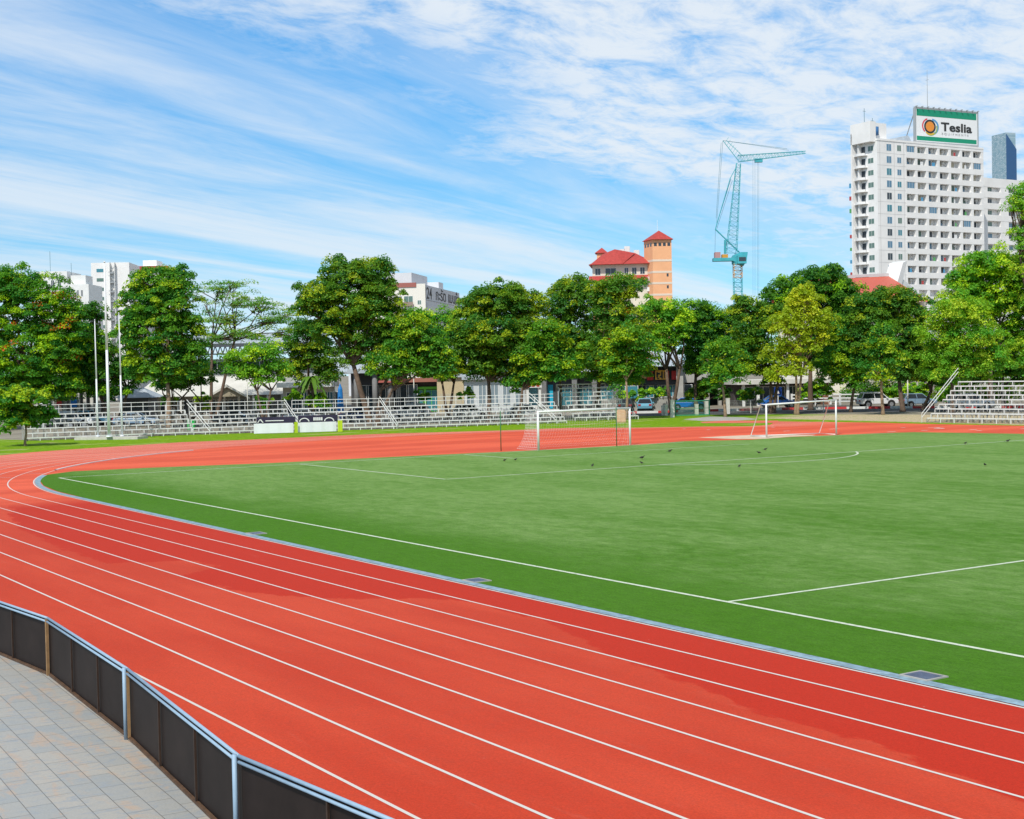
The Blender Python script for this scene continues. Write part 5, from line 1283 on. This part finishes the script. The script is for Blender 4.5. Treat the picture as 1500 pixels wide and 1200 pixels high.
def tree(label, x, d, blobs, kind='mid', trunk=((0, 0),), tr=.22, fork=.5, bark=None, seed=None, per=95, cr=.85, sp=.95, flower=0., flat=.5, loose=0., nm='tree', limbs=6, yb=0.0, group='trees round the sports ground', cat='tree', dy=0.):
    """x: image column of the foot, d: distance; blobs (px, py, half width px, half height px[, depth shift m])"""
    TID[0] += 1; rng = np.random.default_rng(100+(seed or TID[0])); sc = d/FPX
    p = P3(x, 575, d); t = thing(nm, label, cat, (float(p[0]), float(p[1]), 0), FACE, group)
    bl = []
    for b in blobs:
        q = P3(b[0], b[1], d); v = q[:2]-p[:2]; lx_ = v[0]*cos(FACE)+v[1]*sin(FACE)
        rx, rz = max(b[2]*sc-.16, .35), max(b[3]*sc-.22, .3); bl.append((lx_, b[4] if len(b) > 4 else rng.uniform(-.8, .8), float(q[2]), rx, max(rx*.85, rz*.6), rz))
    me, C = leaf_mesh('crown', bl, kind, rng, per, cr, sp, flower, flat, loose)
    o = bpy.data.objects.new('crown', me); COL.objects.link(o); o.parent = t
    # trunk and limbs reaching into the clumps
    m = MB(); zmin = min(b[2]-b[5] for b in bl); ztop_ = max(b[2]+b[5] for b in bl); zf = max(zmin*fork, .8) if zmin > 1 else 1.2
    for (ox, lean) in trunk:
        top = np.array([ox+lean, rng.uniform(-.3, .3), zf+.6*(ztop_-zf)*.35])
        a0 = np.array([ox, 0, -.05]); mid_ = a0*.45+top*.55+np.array([rng.uniform(-.15, .15), 0, 0])
        m.path([a0, a0+[0, 0, .35], mid_, top], [tr*1.5, tr*1.08, tr*.85, tr*.62], 8)
        order = sorted(range(len(bl)), key=lambda i: rng.random())
        for i in order:
            b = bl[i]; e = np.array([b[0], b[1], b[2]]); e2 = e+np.array([0, 0, b[5]*.35])
            mm_ = top*.55+e*.45+rng.normal(0, .3, 3); m.path([top-[0, 0, .3], mm_, e2], [tr*.55, tr*.36, tr*.14], 6)
            near_ = [c for c in C if np.linalg.norm((c-e)/np.array([b[3], b[4], b[5]])) < 1.15]
            rng.shuffle(near_)
            for c in near_[:limbs]:
                s0 = mm_*.35+e*.65+rng.normal(0, .2, 3); m.path([s0, (s0+c)/2+rng.normal(0, .2, 3)+[0, 0, .15], c-[0, 0, .1]], [tr*.26, tr*.16, tr*.07], 5)
    m.build('trunk', bark or BARK, t, True)
    return t
T_ = tree
# --- far left
T_('huge flame tree with orange flowers at the left edge, behind the small bush', 40, 148, [(-30,470,60,85),(20,420,42,32),(60,445,50,42),(95,500,40,45),(40,520,60,50),(10,570,60,30,1),(75,560,50,32,1),(100,450,18,22)], 'flame', tr=.4, flower=.06, seed=1, per=110, flat=.42)
T_('small round bright green tree standing in front of the left end of the bleacher', 34.5, 111, [(36,585,36,20),(15,600,26,20),(55,610,24,16),(28,617,24,13)], 'mid', tr=.10, cr=.55, sp=.6, per=80, seed=2, bark=BARKL, fork=.75, limbs=4)
T_('dark shaded tree with low forked stems behind the flag poles', 165, 152, [(125,500,30,45),(150,530,38,42),(120,555,30,26),(190,545,25,28),(135,460,22,16),(160,575,30,8)], 'dark', trunk=((-.4,-1.2),(.4,1.3)), tr=.2, seed=3)
T_('tall round bright tree with a pale forked trunk behind the left bleacher', 246, 143, [(228,418,36,30),(205,450,36,34),(255,440,36,36),(190,490,22,26),(235,490,44,40),(275,490,28,36),(215,535,34,26),(258,540,34,24),(288,530,16,22),(262,405,20,20)], 'mid', tr=.26, seed=4, bark=BARKL, per=105, cr=.8)
T_('low spreading dark tree with V shaped stems right of the pale forked trunk', 273, 150, [(262,558,30,16),(292,545,22,18),(240,562,20,14)], 'dark', trunk=((-.1,-1.3),(.2,1.5)), tr=.2, seed=5, fork=.3)
T_('sparse feathery tree with thin open branches and sky showing through', 308, 165, [(318,424,30,13),(352,440,34,13),(388,450,32,13),(300,450,16,16),(330,468,36,13),(402,470,30,13),(425,490,26,12),(362,490,36,11),(312,498,26,12),(345,414,18,7),(425,462,16,8)], 'feather', tr=.2, seed=6, per=60, cr=1.15, sp=1.25, flat=.22, loose=.12, trunk=((0,.3),(.6,2.4)), fork=.9, limbs=9)
T_('small yellow green tree in front of the pale pavilion roof', 385, 146, [(385,518,32,18),(352,538,28,16),(405,545,24,18),(378,552,26,12),(340,525,14,12)], 'bright', tr=.14, seed=7, per=80, bark=BARK, trunk=((0,-.6),(.2,.7)), fork=.6)
T_('very large tall tree with reddish tips and a leaning forked trunk', 543, 144, [(505,402,38,26),(545,400,36,24),(470,435,36,26),(520,445,52,36),(560,440,32,32),(450,450,24,16),(490,480,44,24),(540,500,46,40),(580,470,22,24),(575,510,24,26)], 'olive', tr=.32, seed=8, per=110, trunk=((-.1,-1.6),), fork=.6)
T_('dense dark low tree left of the leaning trunk', 452, 152, [(445,505,30,26),(470,525,34,26),(435,540,20,22),(450,480,24,14),(480,550,22,12)], 'olive', tr=.2, seed=9)
T_('bushy tree with yellow tips right of the leaning trunk, two rising pale stems', 549, 141, [(590,520,34,26),(570,540,30,24),(620,505,36,28),(645,530,26,24),(600,480,26,22),(625,540,30,18)], 'mid', tr=.2, seed=10, trunk=((.3,1.6),(.1,.5)), bark=BARK, fork=.45, per=100)
T_('thin topped light green tree in front of the apartment block with numerals', 655, 150, [(640,480,28,22),(670,500,30,24),(610,465,22,12),(660,462,20,12),(655,540,30,22),(690,455,14,10)], 'bright', tr=.16, seed=11, per=70, cr=.8, trunk=((0,-.5),(.15,.6)), fork=.5)
T_('wide dense round tree with brownish tips in the middle of the row', 716, 145, [(735,440,44,24),(700,455,36,26),(770,450,34,26),(720,490,56,34),(770,500,40,40),(700,530,40,30),(745,540,44,26),(790,530,26,30),(680,500,20,24)], 'olive', tr=.24, seed=12, per=110)
T_('broad light green tree overlapping the dense round one, above the ticket kiosk', 758, 143, [(805,490,30,24),(790,520,36,30),(820,540,32,24),(785,552,30,16),(840,520,22,24),(760,560,26,12)], 'mid', tr=.18, seed=13, trunk=((0,.5),), per=95)
T_('dark tree with golden tips standing behind the tall narrow bleacher', 820, 150, [(835,425,36,20),(855,440,26,24),(820,455,32,20),(850,490,30,40),(865,530,24,30),(830,500,26,26)], 'olive', tr=.2, seed=14)
T_('tall tree crowned with orange brown tips in front of the orange building', 870, 146, [(905,425,38,22),(895,450,32,26),(915,480,38,34),(900,520,40,34),(930,520,28,30),(880,540,24,24),(915,550,36,18)], 'olive', tr=.2, seed=15, trunk=((0,.6),), flower=.03, per=105)
T_('slender pale trunked tree between the narrow bleacher and the large goal', 917, 141, [(925,500,30,24),(940,525,24,22),(910,545,26,20),(900,520,22,22)], 'mid', tr=.13, seed=16, bark=BARKL, fork=.8, per=85)
T_('light green tree with bare forked limbs in front of the restaurant signs', 983, 157, [(970,455,30,18),(945,450,16,14),(985,480,36,20),(950,490,20,22),(1000,465,18,16),(975,505,24,10)], 'bright', tr=.22, seed=17, per=80, bark=BARK, trunk=((0,-.5),(.1,.9)), fork=.45, limbs=8)
T_('dark broad tree to the left of the young pale trunked tree', 1020, 160, [(1020,465,34,24),(1045,480,30,24),(1015,500,32,26),(1050,520,34,30),(1020,530,26,22),(1075,470,20,20)], 'dark', tr=.24, seed=18, per=100)
T_('young tree with yellow tipped clusters and a reddish leaning trunk', 1062, 144, [(1058,515,24,16),(1080,530,18,18),(1040,535,16,16),(1065,545,30,16),(1045,556,14,10)], 'mid', tr=.15, seed=19, bark=BARKL, fork=.8, per=80, trunk=((0,-.3),))
T_('dark olive tree just left of the bright yellow green tree', 1128, 152, [(1100,455,30,20),(1125,470,26,24),(1100,490,28,28),(1110,530,32,28),(1085,520,20,26),(1130,550,20,16),(1085,445,14,12)], 'olive', tr=.2, seed=20, trunk=((0,0),(.4,.6)))
T_('bright yellow green airy tree in the right half of the row', 1165, 146, [(1175,445,30,18),(1150,475,30,20),(1195,470,32,22),(1165,505,26,22),(1200,500,20,16),(1140,520,18,20),(1165,540,24,16),(1136,548,12,12),(1178,428,16,8)], 'yellow', tr=.16, seed=21, bark=BARKL, per=62, cr=.75, trunk=((0,.1),(.2,.5)), fork=.6, limbs=8)
T_('tall dark tree rising behind the yellow green one, highest left of the red roof', 1187, 160, [(1205,405,34,14),(1170,420,30,16),(1235,425,26,18),(1145,430,26,18),(1200,440,50,26),(1230,470,40,34),(1215,510,40,34),(1140,450,30,20),(1255,455,24,22)], 'dark', tr=.3, seed=22, per=115)
T_('dark leaning tree between the yellow green tree and the pale twisted trunk', 1246, 150, [(1245,490,34,28),(1225,530,34,26),(1260,530,26,28),(1240,555,30,14)], 'mid', tr=.18, seed=23, trunk=((0,.5),), bark=BARK)
T_('wide dark umbrella shaped tree in front of the tower block', 1322, 149, [(1275,446,34,18),(1310,440,36,17),(1335,460,30,30),(1280,475,40,30),(1310,500,42,34),(1345,510,22,34),(1260,510,24,28),(1330,545,28,16)], 'olive', tr=.26, seed=24, trunk=((0,-.3),), per=115)
T_('slim tree with a pale twisted trunk beside the white car', 1293, 141, [(1295,485,16,14),(1290,510,24,20),(1305,530,26,18),(1280,545,24,12)], 'mid', tr=.16, seed=25, bark=BARKL, fork=.85, per=80, trunk=((0,-.2),))
T_('soft pale willow like tree behind the left end of the right bleacher', 1395, 143, [(1400,455,40,26),(1380,490,34,28),(1420,500,44,30),(1400,535,48,26),(1450,530,30,24),(1375,550,22,10)], 'willow', tr=.22, seed=26, per=115, cr=.85, flat=.6)
T_('tall bright tree rising at the right edge in front of the tower block', 1452, 150, [(1445,392,44,26),(1410,420,30,22),(1470,430,44,30),(1430,450,46,30),(1490,480,30,40),(1420,405,20,12),(1500,400,24,30)], 'bright', tr=.3, seed=27, per=110)
T_('very tall overhanging tree at the right edge, its thin top reaching beside the white block', 1530, 146, [(1492,285,18,20),(1505,310,26,16),(1488,345,16,12),(1480,300,10,8),(1515,350,34,30),(1510,395,34,26),(1530,450,40,40),(1510,520,34,32)], 'willow', tr=.34, seed=28, per=75, cr=.8, loose=.06)
T_('dark tree in the gap behind the right bleacher', 1470, 158, [(1475,520,40,26),(1500,545,36,20),(1440,545,30,18)], 'mid', tr=.24, seed=29)
T_('dark twisted low tree beside the silver blue car', 1352, 150, [(1355,545,20,22),(1370,520,18,22),(1345,530,14,14),(1372,560,14,10)], 'dark', trunk=((0,.8),), tr=.2, seed=30, fork=.3)
# second row filling the gaps between the trunks
for (lab, x, d, bl, kd) in (
    ('shadowy tree behind the play shelter at the far left', 115, 185, [(110,520,40,36),(70,530,36,34),(150,540,36,26)], 'dark'),
    ('dark filler tree behind the sparse feathery tree', 300, 200, [(290,540,24,18),(270,520,20,22)], 'dark'),
    ('dark tree behind the green shopfront', 610, 190, [(600,520,34,26),(640,545,20,12),(570,500,30,26)], 'dark'),
    ('dark tree behind the glazed building', 760, 190, [(750,500,44,34),(800,520,36,30),(710,520,30,26)], 'dark'),
    ('dark tree behind the dark arcade', 880, 190, [(880,500,36,36),(850,530,34,20),(915,520,20,26)], 'dark'),
    ('dark tree behind the parking deck', 1060, 195, [(1040,480,40,30),(1085,500,34,34),(1120,500,26,30)], 'dark'),
    ('dark tree behind the white shed', 1200, 195, [(1180,510,36,30),(1225,520,36,34),(1260,520,30,34)], 'dark'),
    ('dark tree behind the parked white car', 1300, 190, [(1290,530,36,40),(1340,535,34,42),(1320,580,46,14),(1260,575,30,14)], 'mid'),
    ('dark tree behind the silver blue car', 1400, 185, [(1390,545,40,40),(1440,550,40,36),(1490,550,36,40),(1400,585,40,16)], 'mid')):
    T_(lab, x, d, bl, kd, tr=.25, per=70, cr=1.1, sp=1.3, nm='background_tree', group='background trees behind the low buildings', limbs=3)
# bushes, hedges and palms
def bush(lab, x, d, bl, kind, nm='bush', **k):
    return T_(lab, x, d, bl, kind, tr=.06, nm=nm, cat='bush', group='bushes among the trees', per=60, cr=.4, sp=.5, limbs=2, fork=.2, **k)
bush('clipped round bright bush left of the blue parasol', 466, 150, [(467,585,14,8),(467,591,15,6)], 'bright')
bush('clipped round yellow green bush behind the rail, left of the tall narrow bleacher', 686, 146, [(686,579,12,6)], 'bright')
bush('clipped round bush behind the rail under the green shopfront', 620, 150, [(619,583,11,6)], 'mid')
bush('round bush beside the pavilion porch', 296, 155, [(296,588,13,6)], 'mid')
bush('round bush at the foot of the small yellow green tree', 385, 155, [(384,588,15,7)], 'mid')
bush('shrub with yellowish leaves right of the pavilion', 428, 152, [(430,578,10,12)], 'bright')
bush('small spiky shrub behind the flag pole plinth', 250, 150, [(250,588,10,6)], 'bright')
bush('tall wild shrubs in front of the parking deck', 1030, 160, [(1025,575,14,14),(1045,568,14,16),(1010,580,10,9),(1060,578,12,10)], 'olive')
bush('loose green shrub left of the small goal', 1102, 158, [(1100,578,14,10),(1088,583,9,7)], 'mid')
bush('bright leafy shrub behind the yellow green tree trunk', 1195, 162, [(1195,568,18,12),(1180,577,12,8),(1212,574,8,10)], 'bright')
bush('bright shrubs under the trees behind the parked white car', 1330, 168, [(1310,575,24,8),(1345,572,20,10),(1280,574,14,8)], 'bright')
bush('tangled shrub behind the left end of the right bleacher', 1390, 160, [(1390,575,18,12),(1420,578,24,12),(1460,580,28,10)], 'bright')
bush('flower box hedge along the top of the low grey wall', 930, 168.5, [(922,577,10,5),(938,576,10,5),(954,576,10,5),(970,577,10,5),(908,580,6,5)], 'bright')
t = thing('palm', 'fan palm with drooping fronds below the dark low tree', 'palm', V3(458, 600, 150)[:2]+(0,), FACE, 'trees round the sports ground')
rng = np.random.default_rng(5); m = MB(); zc = zat(458, 553, 150); sc_ = MB()
for q in range(26):
    a = rng.uniform(0, 2*pi); ln = rng.uniform(1.4, 2.1); up_ = rng.uniform(-.2, .9)
    P0 = np.array([0, 0, zc]); prev = P0
    for s in range(5):
        f = (s+1)/5; p_ = P0+np.array([cos(a)*ln*f, sin(a)*ln*f, up_*f*1.3-1.7*f*f]); w = .28*(1-abs(f-.5))
        side = np.array([-sin(a), cos(a), 0])*w; m.face([prev-side, p_-side*.8, p_+side*.8, prev+side]); prev = p_
m.build('frond', mat('palm_green', (.09, .20, .015), .5), t)['kind'] = 'stuff'
MB().path([(0, 0, 0), (.05, 0, zc*.5), (0, 0, zc)], [.17, .13, .12], 8).build('trunk', BARK, t, True)

# ------------------------------------------------------------------ vehicles
def paint(name, c): return mat(name, c, .28, .5, coat=.6)
GLS = mat('car_glass', (.02, .025, .03), .08, .6); LAMP = mat('lamp_lens', (.75, .75, .7), .2); TAIL = mat('tail_lens', (.4, .02, .02), .25)
def car(label, px, py, rot, kind, m_, dd=None):
    p = G(px, py) if dd is None else P3(px, py, dd)
    t = thing({'suv': 'suv', 'sedan': 'parked_car', 'pickup': 'pickup_truck', 'hatch': 'parked_car'}[kind], label, 'car', (float(p[0]), float(p[1]), .0), FACE+R(rot), 'cars parked beyond the road')
    W = .86
    if kind == 'suv':
        low = [(-2.2,.42),(2.2,.42),(2.28,.75),(2.15,.98),(1.05,1.08),(-2.2,1.10),(-2.3,.8)]; gh = [(-2.1,1.10),(1.0,1.08),(.35,1.66),(-1.75,1.70)]; wx = 1.38; wr = .38
    elif kind == 'sedan':
        low = [(-2.25,.35),(2.2,.35),(2.28,.62),(2.1,.82),(1.0,.93),(-1.7,.95),(-2.25,.90),(-2.32,.6)]; gh = [(-1.65,.95),(1.0,.93),(.3,1.40),(-.95,1.42)]; wx = 1.38; wr = .32
    elif kind == 'pickup':
        low = [(-2.5,.5),(2.4,.5),(2.5,.85),(2.3,1.06),(1.25,1.14),(-2.5,1.14)]; gh = [(-.6,1.14),(1.2,1.14),(.6,1.70),(-.4,1.72)]; wx = 1.5; wr = .38
    else:
        low = [(-1.9,.38),(1.9,.38),(1.98,.65),(1.8,.86),(.95,.96),(-1.9,1.0),(-1.98,.7)]; gh = [(-1.85,1.0),(.9,.96),(.25,1.5),(-1.5,1.52)]; wx = 1.2; wr = .31
    body = MB().prism(low, -W, W); b = body.build('body', m_, t, bevel=.07)
    n = len(gh); m = MB()
    lo_ = [(x, z) for x, z in gh]; wy = [W-.04 if z < 1.2 else W-.24 for x, z in gh]
    A_ = [(x, -w, z) for (x, z), w in zip(gh, wy)]; B_ = [(x, w, z) for (x, z), w in zip(gh, wy)]
    m.face(A_); m.face(B_[::-1])
    for i in range(n): j = (i+1) % n; m.face([A_[j], A_[i], B_[i], B_[j]])
    m.build('window_glass', GLS, t)
    m = MB(); (xf, zf_), (xr_, zr_) = gh[2], gh[3]; m.box(xr_-.04, xf+.04, -W+.22, W-.22, zf_-.03, max(zf_, zr_)+.045); m.build('roof', m_, t, bevel=.03)
    for sgn in (-1, 1):
        m = MB()
        for (f, g) in ((1, 2), (0, 3)):
            m.tube((gh[f][0], sgn*(W-.035), gh[f][1]), (gh[g][0], sgn*(W-.235), gh[g][1]), .045, n=5)
        xm = (gh[1][0]+gh[0][0])/2; m.tube((xm, sgn*(W-.035), gh[0][1]), (xm-.05, sgn*(W-.235), gh[3][1]), .04, n=5); m.build('pillar', m_, t)
        for sx in (-1, 1):
            m = MB(); m.tube((sx*wx, sgn*(W-.2), wr), (sx*wx, sgn*(W+.02), wr), wr, n=18); o = m.build('wheel', BLACKR, t)
            m = MB(); m.tube((sx*wx, sgn*(W-.02), wr), (sx*wx, sgn*(W+.035), wr), wr*.62, n=12); m.build('rim', RIM, o)
            m = MB(); m.tube((sx*wx, sgn*(W-.25), wr+.05), (sx*wx, sgn*(W+.006), wr+.05), wr*1.22, n=18); m.build('wheel_arch', DARK, t)
        zl = low[3][1] if len(low) > 3 else .8
        m = MB(); m.box(low[2][0]-.22, low[2][0]-.0, sgn*.45-.17, sgn*.45+.2*(sgn > 0)+.14, low[2][1]-.08, low[2][1]+.10); m.build('headlight', LAMP, t)
        m = MB(); m.box(low[-1][0]-.03, low[-1][0]+.12, sgn*.62-.15, sgn*.62+.15, .72, .92); m.build('tail_light', TAIL, t)
        m = MB(); m.box(.75, .93, min(sgn*(W+.0), sgn*(W+.18)), max(sgn*W, sgn*(W+.18)), gh[1][1]-.02, gh[1][1]+.13); m.build('mirror', m_, t)
        m = MB()
        for xd in (-.75, .2, 1.0): m.box(xd, xd+.02, min(sgn*(W-.01), sgn*(W+.004)), max(sgn*(W-.01), sgn*(W+.004)), low[0][1]+.08, gh[0][1]-.03)
        m.build('door_seam', DARK, t)
    if kind == 'suv':
        m = MB(); m.box(-1.5, .2, -.62, -.58, 1.76, 1.80); m.box(-1.5, .2, .58, .62, 1.76, 1.80); m.build('roof_rail', GREYS, t)
    m = MB(); m.box(low[2][0]-.05, low[2][0]+.035, -.3, .3, .5, .63); m.build('number_plate', WHITE, t)
    return t
PW, PB, PDK, PLB, PSB, PSI = paint('paint_white', (.75, .76, .78)), paint('paint_blue', (.01, .16, .60)), paint('paint_charcoal', (.04, .05, .06)), paint('paint_light_blue', (.16, .42, .58)), paint('paint_silver_blue', (.20, .30, .42)), paint('paint_silver', (.5, .5, .5))
car('white suv parked behind the pale twisted trunk, before the rail fence', 1285, 597.0, 6, 'suv', PW)
car('silver blue car parked behind the dark twisted tree on the right', 1345, 596.2, 8, 'hatch', PSB)
car('bright blue sedan seen through the green mesh gate', 1010, 600.5, -8, 'sedan', PB)
car('bright blue sedan behind the tree trunks left of the small goal', 1140, 597.5, 6, 'sedan', PB)
car('charcoal car seen from behind, nearest the slender pale trunk', 916, 603.5, 84, 'hatch', PDK)
car('light blue car seen from behind, between the charcoal one and the gate', 945, 603.0, 84, 'hatch', PLB)
car('silver car partly hidden behind the white gate posts', 982, 599.0, 70, 'hatch', PSI)
for (lab, px, d, rt_, k, pm) in (('white van-like suv behind the left bleacher, left of the flag poles', 106, 150, 5, 'suv', PW), ('pale pickup behind the left bleacher, just left of the flag poles', 128, 152, 175, 'pickup', PLB),
        ('dark car behind the far left end of the left bleacher', 85, 149, 10, 'sedan', PDK), ('silver blue car behind the flag poles', 200, 151, 0, 'sedan', PSB),
        ('white car behind the bleacher between the two dark banners and the blue parasol', 448, 150, 3, 'sedan', PW), ('dark blue sedan behind the bleacher under the pillared shop', 530, 152, 0, 'sedan', paint('paint_navy', (.02, .05, .15))),
        ('white hatchback behind the bleacher in front of the glazed building', 690, 153, 4, 'hatch', PW), ('white sedan behind the bleacher in front of the ticket kiosk', 770, 153, 4, 'sedan', PW),
        ('silver suv behind the bleacher under the forked tree', 600, 153, 180, 'suv', PSI), ('dark sedan behind the pavilion side of the left bleacher', 345, 151, 0, 'sedan', PDK),
        ('white suv seen through the right bleacher', 1422, 148, 5, 'suv', PW)):
    q = P3(px, 600, d); pr = np.array([q[0], q[1], 0.]); car(lab, px, 0, rt_, k, pm, dd=d) if False else None
    vv = pr-O; t_ = (vv@fw); py_ = 600-FPX*(vv@up)/t_; car(lab, px, py_, rt_, k, pm)

# green wheelie bin
p = P3(280, 600, 138); t = thing('wheelie_bin', 'bright green wheelie bin behind the left bleacher, near its stair rail', 'bin', (p[0], p[1], 0), FACE)
m = MB(); m.v = []; m.prism([(-.36, .85), (-.29, 0), (.29, 0), (.36, .85)][::-1], -.35, .35); m.build('tub', mat('bin_green', (.02, .45, .08), .5), t); m = MB(); m.prism([(-.39, .851), (.39, .851), (.36, .97), (-.36, .97)], -.38, .38); m.build('lid', MATS['bin_green'], t)

# ------------------------------------------------------------------ person behind the left bleacher
def skin(name, verts, edges, rad, m_, parent, sub=2, root=0):
    me = bpy.data.meshes.new(name); me.from_pydata(verts, edges, []); me.update(); me.materials.append(m_)
    o = bpy.data.objects.new(name, me); COL.objects.link(o); o.parent = parent
    md = o.modifiers.new('skin', 'SKIN'); md.use_smooth_shade = True
    if not me.skin_vertices: bpy.context.view_layer.update()
    sv = me.skin_vertices[0].data if me.skin_vertices else None
    if sv is None: return o
    for i, rr in enumerate(rad): sv[i].radius = rr if isinstance(rr, tuple) else (rr, rr)
    sv[root].use_root = True
    sd_ = o.modifiers.new('sub', 'SUBSURF'); sd_.levels = sub; sd_.render_levels = sub
    return o
p = P3(201, 600, 166); t = thing('person', 'person in a yellow shirt and teal trousers standing behind the left bleacher', 'person', (p[0], p[1], 0), FACE)
V = [(0,0,.95),(0,0,1.18),(0,.01,1.38),(0,0,1.50),(0,-.01,1.57),(0,-.01,1.70),
     (.09,0,.90),(.10,-.01,.50),(.10,.02,.09),(.10,-.10,.04),(-.09,0,.90),(-.11,-.03,.50),(-.12,.02,.09),(-.12,-.10,.04),
     (.18,0,1.40),(.23,.02,1.15),(.22,-.08,.92),(.22,-.10,.83),(-.18,0,1.40),(-.25,.03,1.15),(-.23,-.09,.93),(-.23,-.11,.84)]
E_ = [(0,1),(1,2),(2,3),(3,4),(4,5),(0,6),(6,7),(7,8),(8,9),(0,10),(10,11),(11,12),(12,13),(2,14),(14,15),(15,16),(16,17),(2,18),(18,19),(19,20),(20,21)]
Rr_ = [(.15,.11),(.14,.10),(.16,.11),.055,.075,.085,.09,.06,.042,.035,.09,.06,.042,.035,.06,.045,.033,.035,.06,.045,.033,.035]
skin('body', V, E_, Rr_, SKIN, t)
skin('shirt', [(0,0,.97),(0,0,1.18),(0,.01,1.40),(0,0,1.45),(.19,0,1.40),(.235,.02,1.2),(-.19,0,1.40),(-.25,.03,1.2)], [(0,1),(1,2),(2,3),(2,4),(4,5),(2,6),(6,7)], [(.175,.13),(.16,.12),(.18,.125),.07,.08,.065,.08,.065], mat('shirt_yellow', (.75, .38, .02), .8), t)
skin('trousers', [(0,0,.98),(.095,0,.88),(.10,-.01,.50),(.10,.02,.12),(-.095,0,.88),(-.11,-.03,.50),(-.12,.02,.12)], [(0,1),(1,2),(2,3),(0,4),(4,5),(5,6)], [(.165,.125),.105,.08,.06,.105,.08,.06], mat('trousers_teal', (.02, .32, .34), .8), t)
skin('hair', [(0,.02,1.66),(0,.01,1.745)], [(0,1)], [.098,.08], HAIRM, t)

# ------------------------------------------------------------------ birds on the pitch
FEATH = mat('feather_dark', (.035, .03, .028), .7)
bp0 = thing('bird', 'small dark bird on the pitch', 'bird', (0, 0, 0), 0, 'birds feeding on the pitch')
m = MB(); m.path([(-.11,0,.10),(-.05,0,.115),(.02,0,.125),(.08,0,.14),(.11,0,.175),(.135,0,.195),(.16,0,.195)], [.012,.045,.055,.042,.026,.028,.010], 8)
m.path([(.155,0,.193),(.20,0,.185)], [.010,.002], 5); m.build('body', FEATH, bp0, True)
m = MB(); m.face([(-.08,-.025,.11),(-.23,-.03,.075),(-.23,.03,.075),(-.08,.025,.11)]); m.face([(-.08,.02,.10),(-.23,.028,.068),(-.23,-.028,.068),(-.08,-.02,.10)]); m.build('tail', FEATH, bp0)
for sgn in (-1, 1):
    m = MB(); m.path([(.07,sgn*.045,.14),(0,sgn*.058,.12),(-.12,sgn*.03,.10)], [.012,.022,.006], 6); m.build('wing', FEATH, bp0, True)
    m = MB(); m.tube((.01,sgn*.02,.09), (.015,sgn*.022,.0), .005, n=4); m.tube((.0,sgn*.022,.004), (.05,sgn*.022,.004), .005, n=4); m.build('leg', mat('bird_leg', (.25,.15,.06), .6), bp0)
for k, (x, y, rz, sc_, lab) in enumerate(((739,677,.5,1.2,'small dark bird on the turf below the green net pole left of the goal'), (868,685,2.2,1.3,'small dark bird on the turf below the right half of the large goal'),
      (940,674,1.,1.6,'larger dark bird on the turf just right of the large goal'), (940,681,3.3,1.2,'small dark bird beside the penalty area line right of the large goal'), (981,664,1.2,1.5,'dark bird on the turf between the two goals, nearest the goal line'),
      (1112,666,4,1.3,'dark bird just below the left post of the small goal'), (1121,661,1.1,1.3,'dark bird nearest the foot of the small goal'), (1083,686,2.,1.2,'lone small dark bird left of the end of the penalty arc'),
      (1414,652,0,1.3,'left bird of the two on the turf in front of the right bleacher'), (1443,684,5,1.2,'lone dark bird farthest to the right on the pitch'), (1476,649,1,1.5,'right bird of the two on the turf in front of the right bleacher'), (755,676,.2,1.1,'small dark bird just right of the one below the net pole'))):
    o = bp0 if k == 0 else copy_tree(bp0); q = gxy(x, y); o.location = (q[0], q[1], .021); o.rotation_euler = (0, 0, rz); o.scale = (sc_*.68,)*3; o['label'] = lab

# thin poles among the trees
for (x, yt, lab) in ((363, 552, 'thin pale pole in front of the white pavilion, left of the small yellow green tree'), (491, 528, 'thin pale pole just left of the closed blue parasol'), (255, 500, 'thin white pole behind the pale forked trunk'), (607, 540, 'grey pole behind the rail, in front of the green shopfront')):
    p = P3(x, 600, 156); h = zat(x, yt, 156); t = thing('utility_pole', lab, 'pole', (p[0], p[1], 0), FACE, 'thin poles among the trees')
    MB().tube((0, 0, 0), (0, 0, h), .07, .05, 7).build('shaft', POSTW, t, True); MB().tube((-.3, 0, h-.25), (.3, 0, h-.25), .03, n=5).build('crossarm', GREYS, t)
